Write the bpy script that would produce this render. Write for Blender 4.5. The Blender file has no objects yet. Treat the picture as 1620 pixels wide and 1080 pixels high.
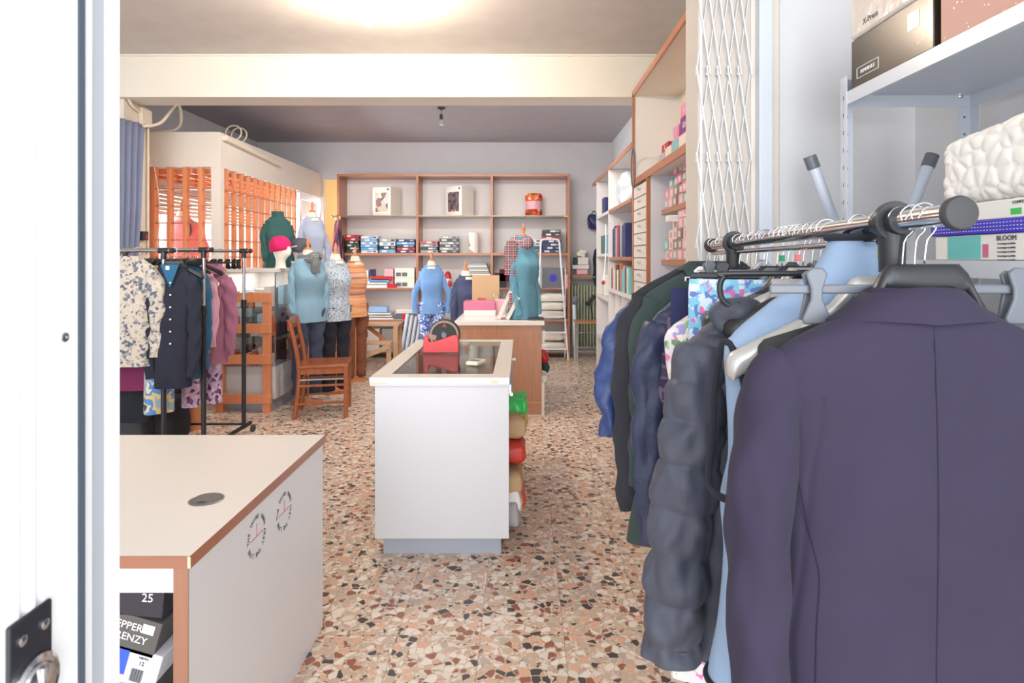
import bpy, bmesh, math, random
from mathutils import Vector, Matrix, Euler, noise
R = math.radians
random.seed(7)
sc = bpy.context.scene
C = sc.collection
# ---------------------------------------------------------------- camera
F, CX, CY, H = 950.0, 826.0, 408.0, 1.45      # focal length and vanishing point in pixels of the 1620x1080 frame, eye height
cam_d = bpy.data.cameras.new('camera'); cam = bpy.data.objects.new('camera', cam_d); C.objects.link(cam)
cam.location = (0, 0, H); cam.rotation_euler = (R(90), 0, 0)
cam_d.sensor_width = 36; cam_d.lens = F / 1620 * 36
cam_d.shift_x = -(CX - 810) / 1620; cam_d.shift_y = -(540 - CY) / 1620
cam_d.clip_start = 0.05
cam_d.dof.use_dof = True; cam_d.dof.focus_distance = 2.6; cam_d.dof.aperture_fstop = 11
sc.camera = cam
# ---------------------------------------------------------------- world, lights, exposure
W = bpy.data.worlds.new('daylight'); sc.world = W; W.use_nodes = True
W.node_tree.nodes['Background'].inputs[0].default_value = (0.90, 0.95, 1.0, 1)
W.node_tree.nodes['Background'].inputs[1].default_value = 1.6
def lamp(name, kind, loc, energy, color, size=None, rot=(0, 0, 0), size_y=None):
    d = bpy.data.lights.new(name, kind); o = bpy.data.objects.new(name, d); C.objects.link(o)
    o.location = loc; o.rotation_euler = rot; d.energy = energy; d.color = color
    if kind == 'AREA':
        d.shape = 'RECTANGLE'; d.size = size; d.size_y = size_y or size
    elif size: d.shadow_soft_size = size
    return o
sun_d = bpy.data.lights.new('street_daylight', 'SUN'); sun = bpy.data.objects.new('street_daylight', sun_d); C.objects.link(sun)
sun_d.energy = 1.5; sun_d.angle = R(50); sun_d.color = (.97, .98, 1.0); sun.rotation_euler = (R(86), 0, R(4))
lamp('photographer_flash', 'POINT', (0.02, -0.12, 1.75), 6, (1.0, 0.97, 0.94), 0.06)
lamp('side_window_daylight', 'AREA', (-4.6, 7.6, 1.7), 240, (0.88, 0.95, 1.0), 2.6, (R(90), 0, R(-90)), 1.4)
lamp('back_room_light', 'POINT', (-2.9, 9.7, 2.3), 14, (1.0, 0.95, 0.86), 0.1)
lamp('back_fill_lamp', 'AREA', (-.7, 5.62, 3.12), 34, (1.0, .98, .96), 2.8, (R(32), 0, 0), .25)  # added fill without a fixture, hidden behind the beam to brighten the back
sc.view_settings.view_transform = 'Standard'; sc.view_settings.look = 'None'
sc.view_settings.gamma = 1; sc.view_settings.use_curve_mapping = False
sc.view_settings.exposure = 0.68
# ---------------------------------------------------------------- materials
def lin(c):
    return tuple(((v / 255) / 12.92 if v / 255 <= .04045 else ((v / 255 + .055) / 1.055) ** 2.4) for v in c) + (1,)
M = {}
def nd(nt, t, **kw):
    n = nt.nodes.new(t)
    for k, v in kw.items(): setattr(n, k, v)
    return n
def base(name, rough=.5, metal=0.0):
    m = bpy.data.materials.new(name); m.use_nodes = True; nt = m.node_tree
    b = nt.nodes['Principled BSDF']; b.inputs['Roughness'].default_value = rough; b.inputs['Metallic'].default_value = metal
    M[name] = m
    return m, nt, b
def bump(nt, b, scale, strength, dist=.002, stretch=None, kind='noise'):
    tc = nd(nt, 'ShaderNodeTexCoord'); mp = nd(nt, 'ShaderNodeMapping')
    if stretch: mp.inputs['Scale'].default_value = stretch
    nt.links.new(tc.outputs['Object'], mp.inputs[0])
    if kind == 'noise':
        n = nd(nt, 'ShaderNodeTexNoise'); n.inputs['Scale'].default_value = scale; n.inputs['Detail'].default_value = 4; out = n.outputs[0]
    else:
        n = nd(nt, 'ShaderNodeTexVoronoi'); n.inputs['Scale'].default_value = scale; out = n.outputs['Distance']
    nt.links.new(mp.outputs[0], n.inputs['Vector'])
    bp = nd(nt, 'ShaderNodeBump'); bp.inputs['Strength'].default_value = strength; bp.inputs['Distance'].default_value = dist
    nt.links.new(out, bp.inputs['Height']); nt.links.new(bp.outputs[0], b.inputs['Normal'])
def mat(name, rgb, rough=.5, metal=0.0, bmp=None, vary=0.0, vscale=8, sheen=0, spec=None):
    if name in M: return M[name]
    m, nt, b = base(name, rough, metal)
    c = lin(rgb)
    if vary:
        tc = nd(nt, 'ShaderNodeTexCoord'); n = nd(nt, 'ShaderNodeTexNoise'); n.inputs['Scale'].default_value = vscale; n.inputs['Detail'].default_value = 5
        nt.links.new(tc.outputs['Object'], n.inputs['Vector'])
        r = nd(nt, 'ShaderNodeValToRGB'); r.color_ramp.elements[0].position = .3; r.color_ramp.elements[1].position = .7
        r.color_ramp.elements[0].color = tuple(v * (1 - vary) for v in c[:3]) + (1,)
        r.color_ramp.elements[1].color = tuple(min(1, v * (1 + vary)) for v in c[:3]) + (1,)
        nt.links.new(n.outputs[0], r.inputs[0]); nt.links.new(r.outputs[0], b.inputs['Base Color'])
    else: b.inputs['Base Color'].default_value = c
    if bmp: bump(nt, b, *bmp)
    if sheen: b.inputs['Sheen Weight'].default_value = sheen
    if spec is not None: b.inputs['Specular IOR Level'].default_value = spec
    return m
def fabric(name, rgb, vary=.12, wscale=500, bs=.35, vscale=6, folds=True):
    return mat(name, rgb, .9, 0, (wscale, bs, .0015), vary, vscale, .04, .2)
def wood(name, rgb, dark=.65, axis=2, rough=.35, scale=9):
    m, nt, b = base(name, rough)
    tc = nd(nt, 'ShaderNodeTexCoord'); mp = nd(nt, 'ShaderNodeMapping')
    s = [scale * 4, scale * 4, scale * 4]; s[axis] = scale * .35; mp.inputs['Scale'].default_value = s
    n = nd(nt, 'ShaderNodeTexNoise'); n.inputs['Scale'].default_value = 1; n.inputs['Detail'].default_value = 6; n.inputs['Distortion'].default_value = .6
    r = nd(nt, 'ShaderNodeValToRGB'); c = lin(rgb)
    r.color_ramp.elements[0].position = .25; r.color_ramp.elements[1].position = .75
    r.color_ramp.elements[0].color = tuple(v * dark for v in c[:3]) + (1,); r.color_ramp.elements[1].color = c
    nt.links.new(tc.outputs['Object'], mp.inputs[0]); nt.links.new(mp.outputs[0], n.inputs['Vector'])
    nt.links.new(n.outputs[0], r.inputs[0]); nt.links.new(r.outputs[0], b.inputs['Base Color'])
    return m
def ramp_mat(name, stops, kind='voronoi', scale=30, rough=.9, stretch=(1, 1, 1), distort=0, const=True, bs=.2):
    m, nt, b = base(name, rough)
    tc = nd(nt, 'ShaderNodeTexCoord'); mp = nd(nt, 'ShaderNodeMapping'); mp.inputs['Scale'].default_value = stretch
    nt.links.new(tc.outputs['Object'], mp.inputs[0]); vec = mp.outputs[0]
    if distort:
        dn = nd(nt, 'ShaderNodeTexNoise'); dn.inputs['Scale'].default_value = scale * .7
        nt.links.new(vec, dn.inputs['Vector'])
        mx = nd(nt, 'ShaderNodeVectorMath', operation='SCALE'); mx.inputs['Scale'].default_value = distort
        nt.links.new(dn.outputs['Color'], mx.inputs[0])
        ad = nd(nt, 'ShaderNodeVectorMath', operation='ADD'); nt.links.new(vec, ad.inputs[0]); nt.links.new(mx.outputs[0], ad.inputs[1]); vec = ad.outputs[0]
    if kind == 'voronoi':
        n = nd(nt, 'ShaderNodeTexVoronoi'); n.inputs['Scale'].default_value = scale; nt.links.new(vec, n.inputs['Vector'])
        sp = nd(nt, 'ShaderNodeSeparateColor'); nt.links.new(n.outputs['Color'], sp.inputs[0]); out = sp.outputs[0]
    elif kind == 'dots':
        n = nd(nt, 'ShaderNodeTexVoronoi'); n.inputs['Scale'].default_value = scale; n.inputs['Randomness'].default_value = 0
        nt.links.new(vec, n.inputs['Vector']); out = n.outputs['Distance']
    else:
        n = nd(nt, 'ShaderNodeTexNoise'); n.inputs['Scale'].default_value = scale; n.inputs['Detail'].default_value = 3
        nt.links.new(vec, n.inputs['Vector']); out = n.outputs[0]
    r = nd(nt, 'ShaderNodeValToRGB'); cr = r.color_ramp; cr.interpolation = 'CONSTANT' if const else 'LINEAR'
    while len(cr.elements) < len(stops): cr.elements.new(.5)
    for e, (p, c) in zip(cr.elements, stops): e.position = p; e.color = lin(c)
    nt.links.new(out, r.inputs[0]); nt.links.new(r.outputs[0], b.inputs['Base Color'])
    bp = nd(nt, 'ShaderNodeBump'); bp.inputs['Strength'].default_value = bs; bp.inputs['Distance'].default_value = .001
    n2 = nd(nt, 'ShaderNodeTexNoise'); n2.inputs['Scale'].default_value = 400; nt.links.new(tc.outputs['Object'], n2.inputs['Vector'])
    nt.links.new(n2.outputs[0], bp.inputs['Height']); nt.links.new(bp.outputs[0], b.inputs['Normal'])
    return m
def plaid(name, ground, bands, rough=.9):
    # bands: (axis, period, width, colour)
    m, nt, b = base(name, rough)
    tc = nd(nt, 'ShaderNodeTexCoord'); sp = nd(nt, 'ShaderNodeSeparateXYZ'); nt.links.new(tc.outputs['Object'], sp.inputs[0])
    cur = None
    for (ax, per, wd, off, col) in bands:
        dv = nd(nt, 'ShaderNodeMath', operation='MULTIPLY_ADD'); dv.inputs[1].default_value = 1 / per; dv.inputs[2].default_value = off + 50
        nt.links.new(sp.outputs[ax], dv.inputs[0])
        fr = nd(nt, 'ShaderNodeMath', operation='FRACT'); nt.links.new(dv.outputs[0], fr.inputs[0])
        lt = nd(nt, 'ShaderNodeMath', operation='LESS_THAN'); lt.inputs[1].default_value = wd / per; nt.links.new(fr.outputs[0], lt.inputs[0])
        mx = nd(nt, 'ShaderNodeMix', data_type='RGBA'); nt.links.new(lt.outputs[0], mx.inputs[0])
        if cur is None: mx.inputs[6].default_value = lin(ground)
        else: nt.links.new(cur, mx.inputs[6])
        mx.inputs[7].default_value = lin(col); cur = mx.outputs[2]
    nt.links.new(cur, b.inputs['Base Color'])
    return m
def glass(name, tint=(1, 1, 1), refl=.10):
    m = bpy.data.materials.new(name); m.use_nodes = True; nt = m.node_tree; nt.nodes.clear()
    o = nd(nt, 'ShaderNodeOutputMaterial'); t = nd(nt, 'ShaderNodeBsdfTransparent'); t.inputs[0].default_value = tint + (1,)
    g = nd(nt, 'ShaderNodeBsdfGlossy'); g.inputs['Roughness'].default_value = .02
    f = nd(nt, 'ShaderNodeLayerWeight'); f.inputs[0].default_value = .35
    a = nd(nt, 'ShaderNodeMath', operation='MULTIPLY_ADD'); a.inputs[1].default_value = .5; a.inputs[2].default_value = refl * .4
    nt.links.new(f.outputs['Fresnel'], a.inputs[0])
    x = nd(nt, 'ShaderNodeMixShader'); nt.links.new(a.outputs[0], x.inputs[0]); nt.links.new(t.outputs[0], x.inputs[1]); nt.links.new(g.outputs[0], x.inputs[2])
    nt.links.new(x.outputs[0], o.inputs[0]); M[name] = m
    return m
def emit(name, rgb, s):
    m, nt, b = base(name); b.inputs['Base Color'].default_value = lin(rgb); b.inputs['Emission Color'].default_value = lin(rgb); b.inputs['Emission Strength'].default_value = s
    return m
# ---------------------------------------------------------------- geometry helpers
def P(px, py, d): return Vector(((px - CX) * d / F, d, H - (py - CY) * d / F))
def XX(px, d): return (px - CX) * d / F
def ZZ(py, d): return H - (py - CY) * d / F
class MB:
    def __init__(s): s.bm = bmesh.new(); s.mi = 0
    def f(s, vs):
        try:
            fc = s.bm.faces.new(vs); fc.material_index = s.mi; return fc
        except ValueError: return None
    def box(s, x0, x1, y0, y1, z0, z1, mtx=None):
        p = [Vector((x, y, z)) for z in (z0, z1) for y in (y0, y1) for x in (x0, x1)]
        if mtx: p = [mtx @ q for q in p]
        v = [s.bm.verts.new(q) for q in p]
        for a in ((0, 2, 3, 1), (4, 5, 7, 6), (0, 1, 5, 4), (2, 6, 7, 3), (1, 3, 7, 5), (0, 4, 6, 2)): s.f([v[i] for i in a])
        return s
    def bar(s, p0, p1, w, h, up=(0, 0, 1)):
        p0 = Vector(p0); p1 = Vector(p1); d = p1 - p0; L = d.length; x = d / L; u = Vector(up)
        y = u.cross(x)
        if y.length < 1e-4: y = Vector((0, 1, 0)).cross(x)
        y.normalize(); z = x.cross(y)
        m = Matrix((x, y, z)).transposed().to_4x4(); m.translation = p0
        return s.box(0, L, -w / 2, w / 2, -h / 2, h / 2, m)
    def loft(s, rings, cap0=True, cap1=True, closed=True):
        vr = [[s.bm.verts.new(p) for p in r] for r in rings]
        n = len(vr[0])
        for a, b in zip(vr, vr[1:]):
            for i in range(n if closed else n - 1):
                j = (i + 1) % n; s.f([a[i], a[j], b[j], b[i]])
        if cap0 and closed: s.f(list(reversed(vr[0])))
        if cap1 and closed: s.f(vr[-1])
        return s
    def tube(s, pts, r, seg=8, closed=False, flat=1.0, caps=True):
        pts = [Vector(p) for p in pts]; n = len(pts)
        rs = r if isinstance(r, (list, tuple)) else [r] * n
        rings = []; nrm = None
        for i, p in enumerate(pts):
            if closed: t = pts[(i + 1) % n] - pts[i - 1]
            else: t = pts[min(i + 1, n - 1)] - pts[max(i - 1, 0)]
            t.normalize()
            if nrm is None:
                nrm = Vector((0, 1, 0)) if abs(t.y) < .9 else Vector((1, 0, 0))
            nrm = (nrm - t * nrm.dot(t)).normalized(); b = t.cross(nrm)
            rings.append([p + nrm * (math.cos(a) * rs[i] * flat) + b * (math.sin(a) * rs[i]) for a in [2 * math.pi * k / seg for k in range(seg)]])
        if closed: rings.append(rings[0]); return s.loft(rings, False, False)
        return s.loft(rings, caps, caps)
    def cyl(s, p0, p1, r0, r1=None, seg=16): return s.tube([p0, p1], [r0, r0 if r1 is None else r1], seg)
    def lathe(s, prof, c=(0, 0, 0), seg=24, mtx=None, sy=1.0):
        c = Vector(c); rings = []
        for r, z in prof:
            ring = [Vector((math.cos(2 * math.pi * k / seg) * r, math.sin(2 * math.pi * k / seg) * r * sy, z)) for k in range(seg)]
            if mtx: ring = [mtx @ q for q in ring]
            rings.append([q + c for q in ring])
        return s.loft(rings)
    def prism(s, poly, axis, a0, a1):
        def mk(u, v, a): return Vector((a, u, v)) if axis == 0 else Vector((u, a, v)) if axis == 1 else Vector((u, v, a))
        return s.loft([[mk(u, v, a0) for u, v in poly], [mk(u, v, a1) for u, v in poly]])
    def ell(s, c, r, seg=20, rings=12, e=1.0, amp=0, ns=6, mtx=None):
        c = Vector(c); rr = []
        def sp(v): return math.copysign(abs(v) ** e, v)
        for i in range(rings + 1):
            ph = -math.pi / 2 + math.pi * (i / rings) * .998 + .001
            ring = []
            for k in range(seg):
                th = 2 * math.pi * k / seg
                d = Vector((sp(math.cos(ph)) * sp(math.cos(th)), sp(math.cos(ph)) * sp(math.sin(th)), sp(math.sin(ph))))
                q = Vector((d.x * r[0], d.y * r[1], d.z * r[2]))
                if amp: q += d * amp * noise.noise((q + c) * ns)
                if mtx: q = mtx @ q
                ring.append(q + c)
            rr.append(ring)
        return s.loft(rr)
    def text(s, st, size, mtx, extrude=.0006, align='CENTER', font_scale=1):
        cu = bpy.data.curves.new('t', 'FONT'); cu.body = st; cu.size = size; cu.extrude = extrude; cu.align_x = align; cu.align_y = 'CENTER'; cu.resolution_u = 2
        o = bpy.data.objects.new('t', cu); C.objects.link(o)
        dg = bpy.context.evaluated_depsgraph_get(); me = bpy.data.meshes.new_from_object(o.evaluated_get(dg)); me.transform(mtx)
        n0 = len(s.bm.faces); s.bm.from_mesh(me); s.bm.faces.ensure_lookup_table()
        for k in range(n0, len(s.bm.faces)): s.bm.faces[k].material_index = s.mi
        bpy.data.objects.remove(o); bpy.data.curves.remove(cu); bpy.data.meshes.remove(me)
        return s
    def build(s, name, m, parent=None, bevel=0, smooth=True, sub=0, ang=40, loc=None, rz=0, noskew=False):
        bmesh.ops.recalc_face_normals(s.bm, faces=s.bm.faces[:])
        me = bpy.data.meshes.new(name); s.bm.to_mesh(me); s.bm.free()
        for x in (m if isinstance(m, (list, tuple)) else [m]): me.materials.append(M[x] if isinstance(x, str) else x)
        if smooth:
            for p in me.polygons: p.use_smooth = True
            me.set_sharp_from_angle(angle=R(ang))
        o = bpy.data.objects.new(name, me); C.objects.link(o)
        if parent: o.parent = parent
        if loc is not None: o.location = loc; o.rotation_euler = (0, 0, rz)
        if bevel:
            b = o.modifiers.new('bevel', 'BEVEL'); b.width = bevel; b.segments = 2; b.limit_method = 'ANGLE'; b.angle_limit = R(35)
        if sub:
            b = o.modifiers.new('sub', 'SUBSURF'); b.levels = sub; b.render_levels = sub
        return o
def tag(o, label, cat, group=None, kind=None):
    if label: o['label'] = label
    if cat: o['category'] = cat
    if group: o['group'] = group
    if kind: o['kind'] = kind
    return o
def thing(name, label, cat, loc=(0, 0, 0), rz=0, group=None):
    o = bpy.data.objects.new(name, None); C.objects.link(o); o.location = loc; o.rotation_euler = (0, 0, rz); o.empty_display_size = .05
    return tag(o, label, cat, group)
def struct(name, mb, m, parent=None, **k):
    o = mb.build(name, m, parent, **k)
    if parent is None: o['kind'] = 'structure'
    return o
def copy_tree(o, parent=None):
    c = o.copy(); C.objects.link(c); c.parent = parent
    for ch in list(o.children): copy_tree(ch, c)
    return c
ORD = ['first', 'second', 'third', 'fourth', 'fifth', 'sixth', 'seventh', 'eighth', 'ninth', 'tenth', 'eleventh', 'twelfth', 'thirteenth', 'fourteenth']
# text planes: facing -Y (towards the camera), facing +X, facing -X
def TY(loc, roll=0): return Matrix.Translation(loc) @ Matrix.Rotation(R(90), 4, 'X') @ Matrix.Rotation(roll, 4, 'Z')
def TXP(loc, roll=0): return Matrix.Translation(loc) @ Matrix.Rotation(R(90), 4, 'Z') @ Matrix.Rotation(R(90), 4, 'X') @ Matrix.Rotation(roll, 4, 'Z')
def TXN(loc, roll=0): return Matrix.Translation(loc) @ Matrix.Rotation(R(-90), 4, 'Z') @ Matrix.Rotation(R(90), 4, 'X') @ Matrix.Rotation(roll, 4, 'Z')
# ---------------------------------------------------------------- material library
def terrazzo():
    m, nt, b = base('terrazzo', .28); L = nt.links.new
    tc = nd(nt, 'ShaderNodeTexCoord'); vec = tc.outputs['Object']
    sp = nd(nt, 'ShaderNodeSeparateXYZ'); L(vec, sp.inputs[0])
    T = .32
    def mth(op, a, b_=None, c=None):
        n = nd(nt, 'ShaderNodeMath', operation=op)
        for i, v in enumerate((a, b_, c)):
            if v is None: continue
            if isinstance(v, (int, float)): n.inputs[i].default_value = v
            else: L(v, n.inputs[i])
        return n.outputs[0]
    gx = mth('MULTIPLY_ADD', sp.outputs[0], 1 / T, 100.5); gy = mth('MULTIPLY_ADD', sp.outputs[1], 1 / T, 100 - 8.22)
    ix = mth('FLOOR', gx); iy = mth('FLOOR', gy); fx = mth('FRACT', gx); fy = mth('FRACT', gy)
    # each tile is cut from its own block
    cmb = nd(nt, 'ShaderNodeCombineXYZ'); L(ix, cmb.inputs[0]); L(iy, cmb.inputs[1])
    wn = nd(nt, 'ShaderNodeTexWhiteNoise', noise_dimensions='2D'); L(cmb.outputs[0], wn.inputs['Vector'])
    zo = mth('MULTIPLY', wn.outputs['Value'], 40)
    v2 = nd(nt, 'ShaderNodeCombineXYZ'); L(sp.outputs[0], v2.inputs[0]); L(mth('MULTIPLY', sp.outputs[1], 1.0), v2.inputs[1]); L(zo, v2.inputs[2])
    dn = nd(nt, 'ShaderNodeTexNoise'); dn.inputs['Scale'].default_value = 30; L(v2.outputs[0], dn.inputs['Vector'])
    sc_ = nd(nt, 'ShaderNodeVectorMath', operation='SCALE'); sc_.inputs['Scale'].default_value = .012; L(dn.outputs['Color'], sc_.inputs[0])
    vv = nd(nt, 'ShaderNodeVectorMath', operation='ADD'); L(v2.outputs[0], vv.inputs[0]); L(sc_.outputs[0], vv.inputs[1])
    def layer(scale, thr_lo, thr_hi, stops):
        vo = nd(nt, 'ShaderNodeTexVoronoi'); vo.inputs['Scale'].default_value = scale; L(vv.outputs[0], vo.inputs['Vector'])
        ve = nd(nt, 'ShaderNodeTexVoronoi', feature='DISTANCE_TO_EDGE'); ve.inputs['Scale'].default_value = scale; L(vv.outputs[0], ve.inputs['Vector'])
        s2 = nd(nt, 'ShaderNodeSeparateColor'); L(vo.outputs['Color'], s2.inputs[0])
        r = nd(nt, 'ShaderNodeValToRGB'); r.color_ramp.interpolation = 'CONSTANT'
        while len(r.color_ramp.elements) < len(stops): r.color_ramp.elements.new(.5)
        for e, (p, c) in zip(r.color_ramp.elements, stops): e.position = p; e.color = lin(c)
        L(s2.outputs[0], r.inputs[0])
        thr = mth('MULTIPLY_ADD', mth('MULTIPLY', s2.outputs[1], s2.outputs[1]), thr_hi - thr_lo, thr_lo)
        return r.outputs[0], mth('GREATER_THAN', ve.outputs['Distance'], thr)
    c1, k1 = layer(32, .03, .26, [(0, (236, 226, 214)), (.2, (226, 178, 150)), (.38, (206, 182, 158)), (.54, (156, 100, 78)), (.67, (228, 218, 204)), (.79, (78, 72, 70)), (.92, (190, 178, 166))])
    c2, k2 = layer(74, .05, .22, [(0, (226, 214, 198)), (.45, (206, 160, 136)), (.68, (130, 106, 94)), (.76, (216, 190, 168))])
    mx = nd(nt, 'ShaderNodeMix', data_type='RGBA'); mx.inputs[6].default_value = lin((206, 184, 162)); L(c2, mx.inputs[7]); L(k2, mx.inputs[0])
    m2 = nd(nt, 'ShaderNodeMix', data_type='RGBA'); L(mx.outputs[2], m2.inputs[6]); L(c1, m2.inputs[7]); L(k1, m2.inputs[0])
    ex = mth('LESS_THAN', mth('MINIMUM', fx, mth('SUBTRACT', 1, fx)), .004); ey = mth('LESS_THAN', mth('MINIMUM', fy, mth('SUBTRACT', 1, fy)), .004)
    sm = mth('MULTIPLY', mth('MAXIMUM', ex, ey), .6)
    m3 = nd(nt, 'ShaderNodeMix', data_type='RGBA'); L(m2.outputs[2], m3.inputs[6]); m3.inputs[7].default_value = lin((120, 100, 84)); L(sm, m3.inputs[0])
    L(m3.outputs[2], b.inputs['Base Color'])
    return m
terrazzo()
mat('wall_cream', (224, 214, 202), .85, 0, (60, .1, .003), .03, 3)
mat('beam_cream', (228, 222, 210), .85, 0, (60, .1, .003), .02, 3)
mat('wall_white', (216, 216, 217), .85, 0, (90, .15, .003), .03, 3)
mat('wall_grey', (206, 203, 204), .85, 0, (60, .1, .003), .03, 3)
mat('ceiling_paint', (206, 200, 196), .9, 0, (140, .35, .004), .04, 5)
mat('ceiling_shaded', (180, 174, 178), .9, 0, (140, .35, .004), .04, 5)  # same ceiling paint, with the weaker light at the back put into its colour
mat('yellow_wall', (244, 212, 158), .8)
mat('white_paint', (234, 236, 240), .35)
mat('door_paint', (248, 250, 250), .4)
mat('white_metal', (204, 210, 219), .25, 0)
mat('laminate', (226, 222, 219), .3, 0, None, .012, 4)
mat('laminate_grey', (202, 202, 205), .35)
mat('laminate_cream', (230, 224, 216), .3)
mat('plinth_grey', (158, 164, 176), .4)
mat('shelf_white', (226, 221, 218), .5)
mat('cable_cream', (226, 212, 192), .5)
wood('brown_wood', (190, 126, 92), .78, 0, .3)
wood('brown_wood_y', (190, 128, 94), .78, 1, .3)
wood('brown_wood_z', (186, 122, 88), .78, 2, .3)
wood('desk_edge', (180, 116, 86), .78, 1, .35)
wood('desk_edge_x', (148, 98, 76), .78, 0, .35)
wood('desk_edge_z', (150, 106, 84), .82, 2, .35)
wood('counter_brown', (190, 136, 104), .72, 2, .3, 14)
wood('orange_wood', (226, 146, 102), .85, 2, .45)
wood('chair_wood', (166, 92, 52), .6, 2, .25)
wood('pale_wood', (206, 164, 126), .8, 2, .5)
wood('pale_wood_x', (206, 170, 136), .8, 0, .5)
wood('finial_wood', (206, 134, 86), .8, 2, .35)
mat('black_plastic', (38, 40, 44), .38)
mat('grey_plastic', (104, 108, 116), .35)
mat('pewter_plastic', (128, 128, 128), .3, .6)
mat('silver_plastic', (196, 196, 192), .28, .35)
mat('velvet_black', (52, 54, 56), .85, 0, (600, .4))
mat('chrome', (214, 214, 216), .12, 1)
mat('steel', (176, 178, 182), .28, 1)
mat('black_metal', (36, 38, 44), .42)
mat('brass', (186, 156, 104), .35, .8)
mat('white_plastic', (240, 240, 236), .3)
mat('red_plastic', (222, 62, 66), .3)
mat('dark_gasket', (84, 96, 112), .6)
mat('radiator', (160, 168, 144), .45)
mat('cardboard', (200, 166, 128), .8)
mat('paper', (236, 234, 228), .7)
mat('rubber', (60, 60, 62), .7)
glass('glass')
glass('glass_tint', (.86, .9, .9), .14)
mat('plastic_wrap', (214, 222, 232), .12, 0, (30, .6, .01))
mat('mannequin', (232, 218, 198), .6)
# ================================================================ THE ROOM
CE = 3.2
struct('floor', MB().box(-4.05, 1.9, -.6, 11.2, -.05, 0), 'terrazzo', smooth=False)
struct('ceiling', MB().box(-4.05, 1.9, -.6, 5.15, CE, CE + .05), 'ceiling_paint', smooth=False)
struct('ceiling_back', MB().box(-4.05, 1.9, 5.15, 9.14, CE, CE + .05), 'ceiling_shaded', smooth=False)
struct('trim_1', MB().box(-4.0, 1.36, 5.15, 5.44, 2.83, CE), 'beam_cream', bevel=.004)
struct('trim_2', MB().box(-4.0, 1.36, 5.135, 5.152, CE - .022, CE - .002), 'beam_cream', bevel=.003)
w = MB()
w.box(-4.06, -4.0, -.2, 6.25, 0, CE).box(-4.06, -4.0, 8.9, 9.14, 0, CE).box(-4.06, -4.0, 6.25, 8.9, 0, .8).box(-4.06, -4.0, 6.25, 8.9, 2.25, CE)
struct('wall_left', w, 'wall_grey', smooth=False)
w = MB(); w.box(-4.0, -3.0, 9.08, 9.14, 0, CE).box(-3.0, -2.72, 9.08, 9.14, 2.63, CE).box(-2.72, 1.36, 9.08, 9.14, 0, CE)
struct('wall_back', w, 'wall_grey', smooth=False)
struct('wall_right', MB().box(1.36, 1.42, 2.24, 9.14, 0, CE), 'wall_white', smooth=False)
struct('wall_right_pier', MB().box(.615, .80, 2.10, 2.26, 0, CE), mat('pier_cream', (204, 195, 186), .85, 0, (60, .1, .003), .03, 3), bevel=.004)
struct('trim_3', MB().box(.815, .862, 2.062, 2.10, 0, CE), mat('trim_white', (204, 210, 220), .4), bevel=.003)
struct('trim_4', MB().box(.80, .90, 2.10, 2.26, 0, CE), 'wall_cream', bevel=.003)
struct('wall_niche_back', MB().box(.90, 1.42, 2.10, 2.24, 0, CE), 'wall_white', smooth=False)
struct('wall_niche_right', MB().box(1.375, 1.43, -.2, 2.10, 0, CE), 'wall_white', smooth=False)
struct('wall_pier', MB().box(-4.0, -3.45, 5.2, 5.56, 0, 2.83), 'wall_cream', bevel=.004)
w = MB(); w.box(-4.0, -1.8, 10.6, 10.66, 0, CE).box(-1.86, -1.8, 9.14, 10.6, 0, CE).box(-4.06, -4.0, 9.14, 10.66, 0, CE)
struct('wall_passage', w, 'yellow_wall', smooth=False)
struct('ceiling_passage', MB().box(-4.06, -1.8, 9.14, 10.66, CE, CE + .05), 'wall_cream', smooth=False)
w = MB(); w.box(-2.735, -2.70, 9.04, 9.08, 0, 2.66)
struct('trim_5', w, 'wall_cream', smooth=False)
# left window in the outside wall
wf = MB(); x0, x1 = -4.05, -3.985
for (a, b_, c, d) in ((6.25, 8.9, .8, .87), (6.25, 8.9, 2.18, 2.25), (6.25, 6.32, .8, 2.25), (8.83, 8.9, .8, 2.25), (7.5, 7.58, .8, 2.25)): wf.box(x0, x1, a, b_, c, d)
win = struct('window_1', wf, 'white_paint', bevel=.004)
MB().box(-4.02, -4.015, 6.3, 8.85, .85, 2.2).build('pane', 'glass', win, smooth=False)
sh = MB()
for k in range(7): sh.box(-3.985, -3.965, 6.3, 8.85, 1.93 + k * .045, 1.968 + k * .045)
mat('shutter_slat', (176, 166, 150), .6)
sh.build('roller_shutter', 'shutter_slat', win, bevel=.004)
# aluminium entrance door leaf, open at the left edge, and its frame
def strip(poly, m, z0=0, z1=2.25, name='door_1', parent=None, **k):
    mb = MB(); mb.prism(poly, 2, z0, z1); return struct(name, mb, m, parent, **k)
lf = [(-.398, .30), (-.398, .476), (-.4015, .478), (-.4015, .484), (-.398, .486), (-.398, .492), (-.402, .494), (-.402, .500), (-.399, .502), (-.399, .540), (-.47, .540), (-.47, .30)]
door = strip(lf, 'door_paint', bevel=.0012)
strip([(-.406, .5405), (-.4015, .545), (-.4015, .552), (-.408, .5565), (-.42, .5565), (-.42, .5405)], 'dark_gasket', 0, 2.25, 'gasket', door)
lk = MB(); lk.box(-.3985, -.3945, .462, .505, .95, 1.165)
lock = lk.build('lock_plate', 'black_metal', door, bevel=.002)
lc = MB(); mt = Matrix.Rotation(R(90), 4, 'Y')
lc.lathe([(.024, 0), (.024, .004), (.021, .006), (.0175, .005), (.016, .007), (.006, .008), (.001, .008)], (-.3945, .484, 1.105), 32, mt)
lc.box(-.387, -.384, .4825, .4855, 1.09, 1.12)
lc.build('lock_cylinder', 'chrome', lock)
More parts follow.
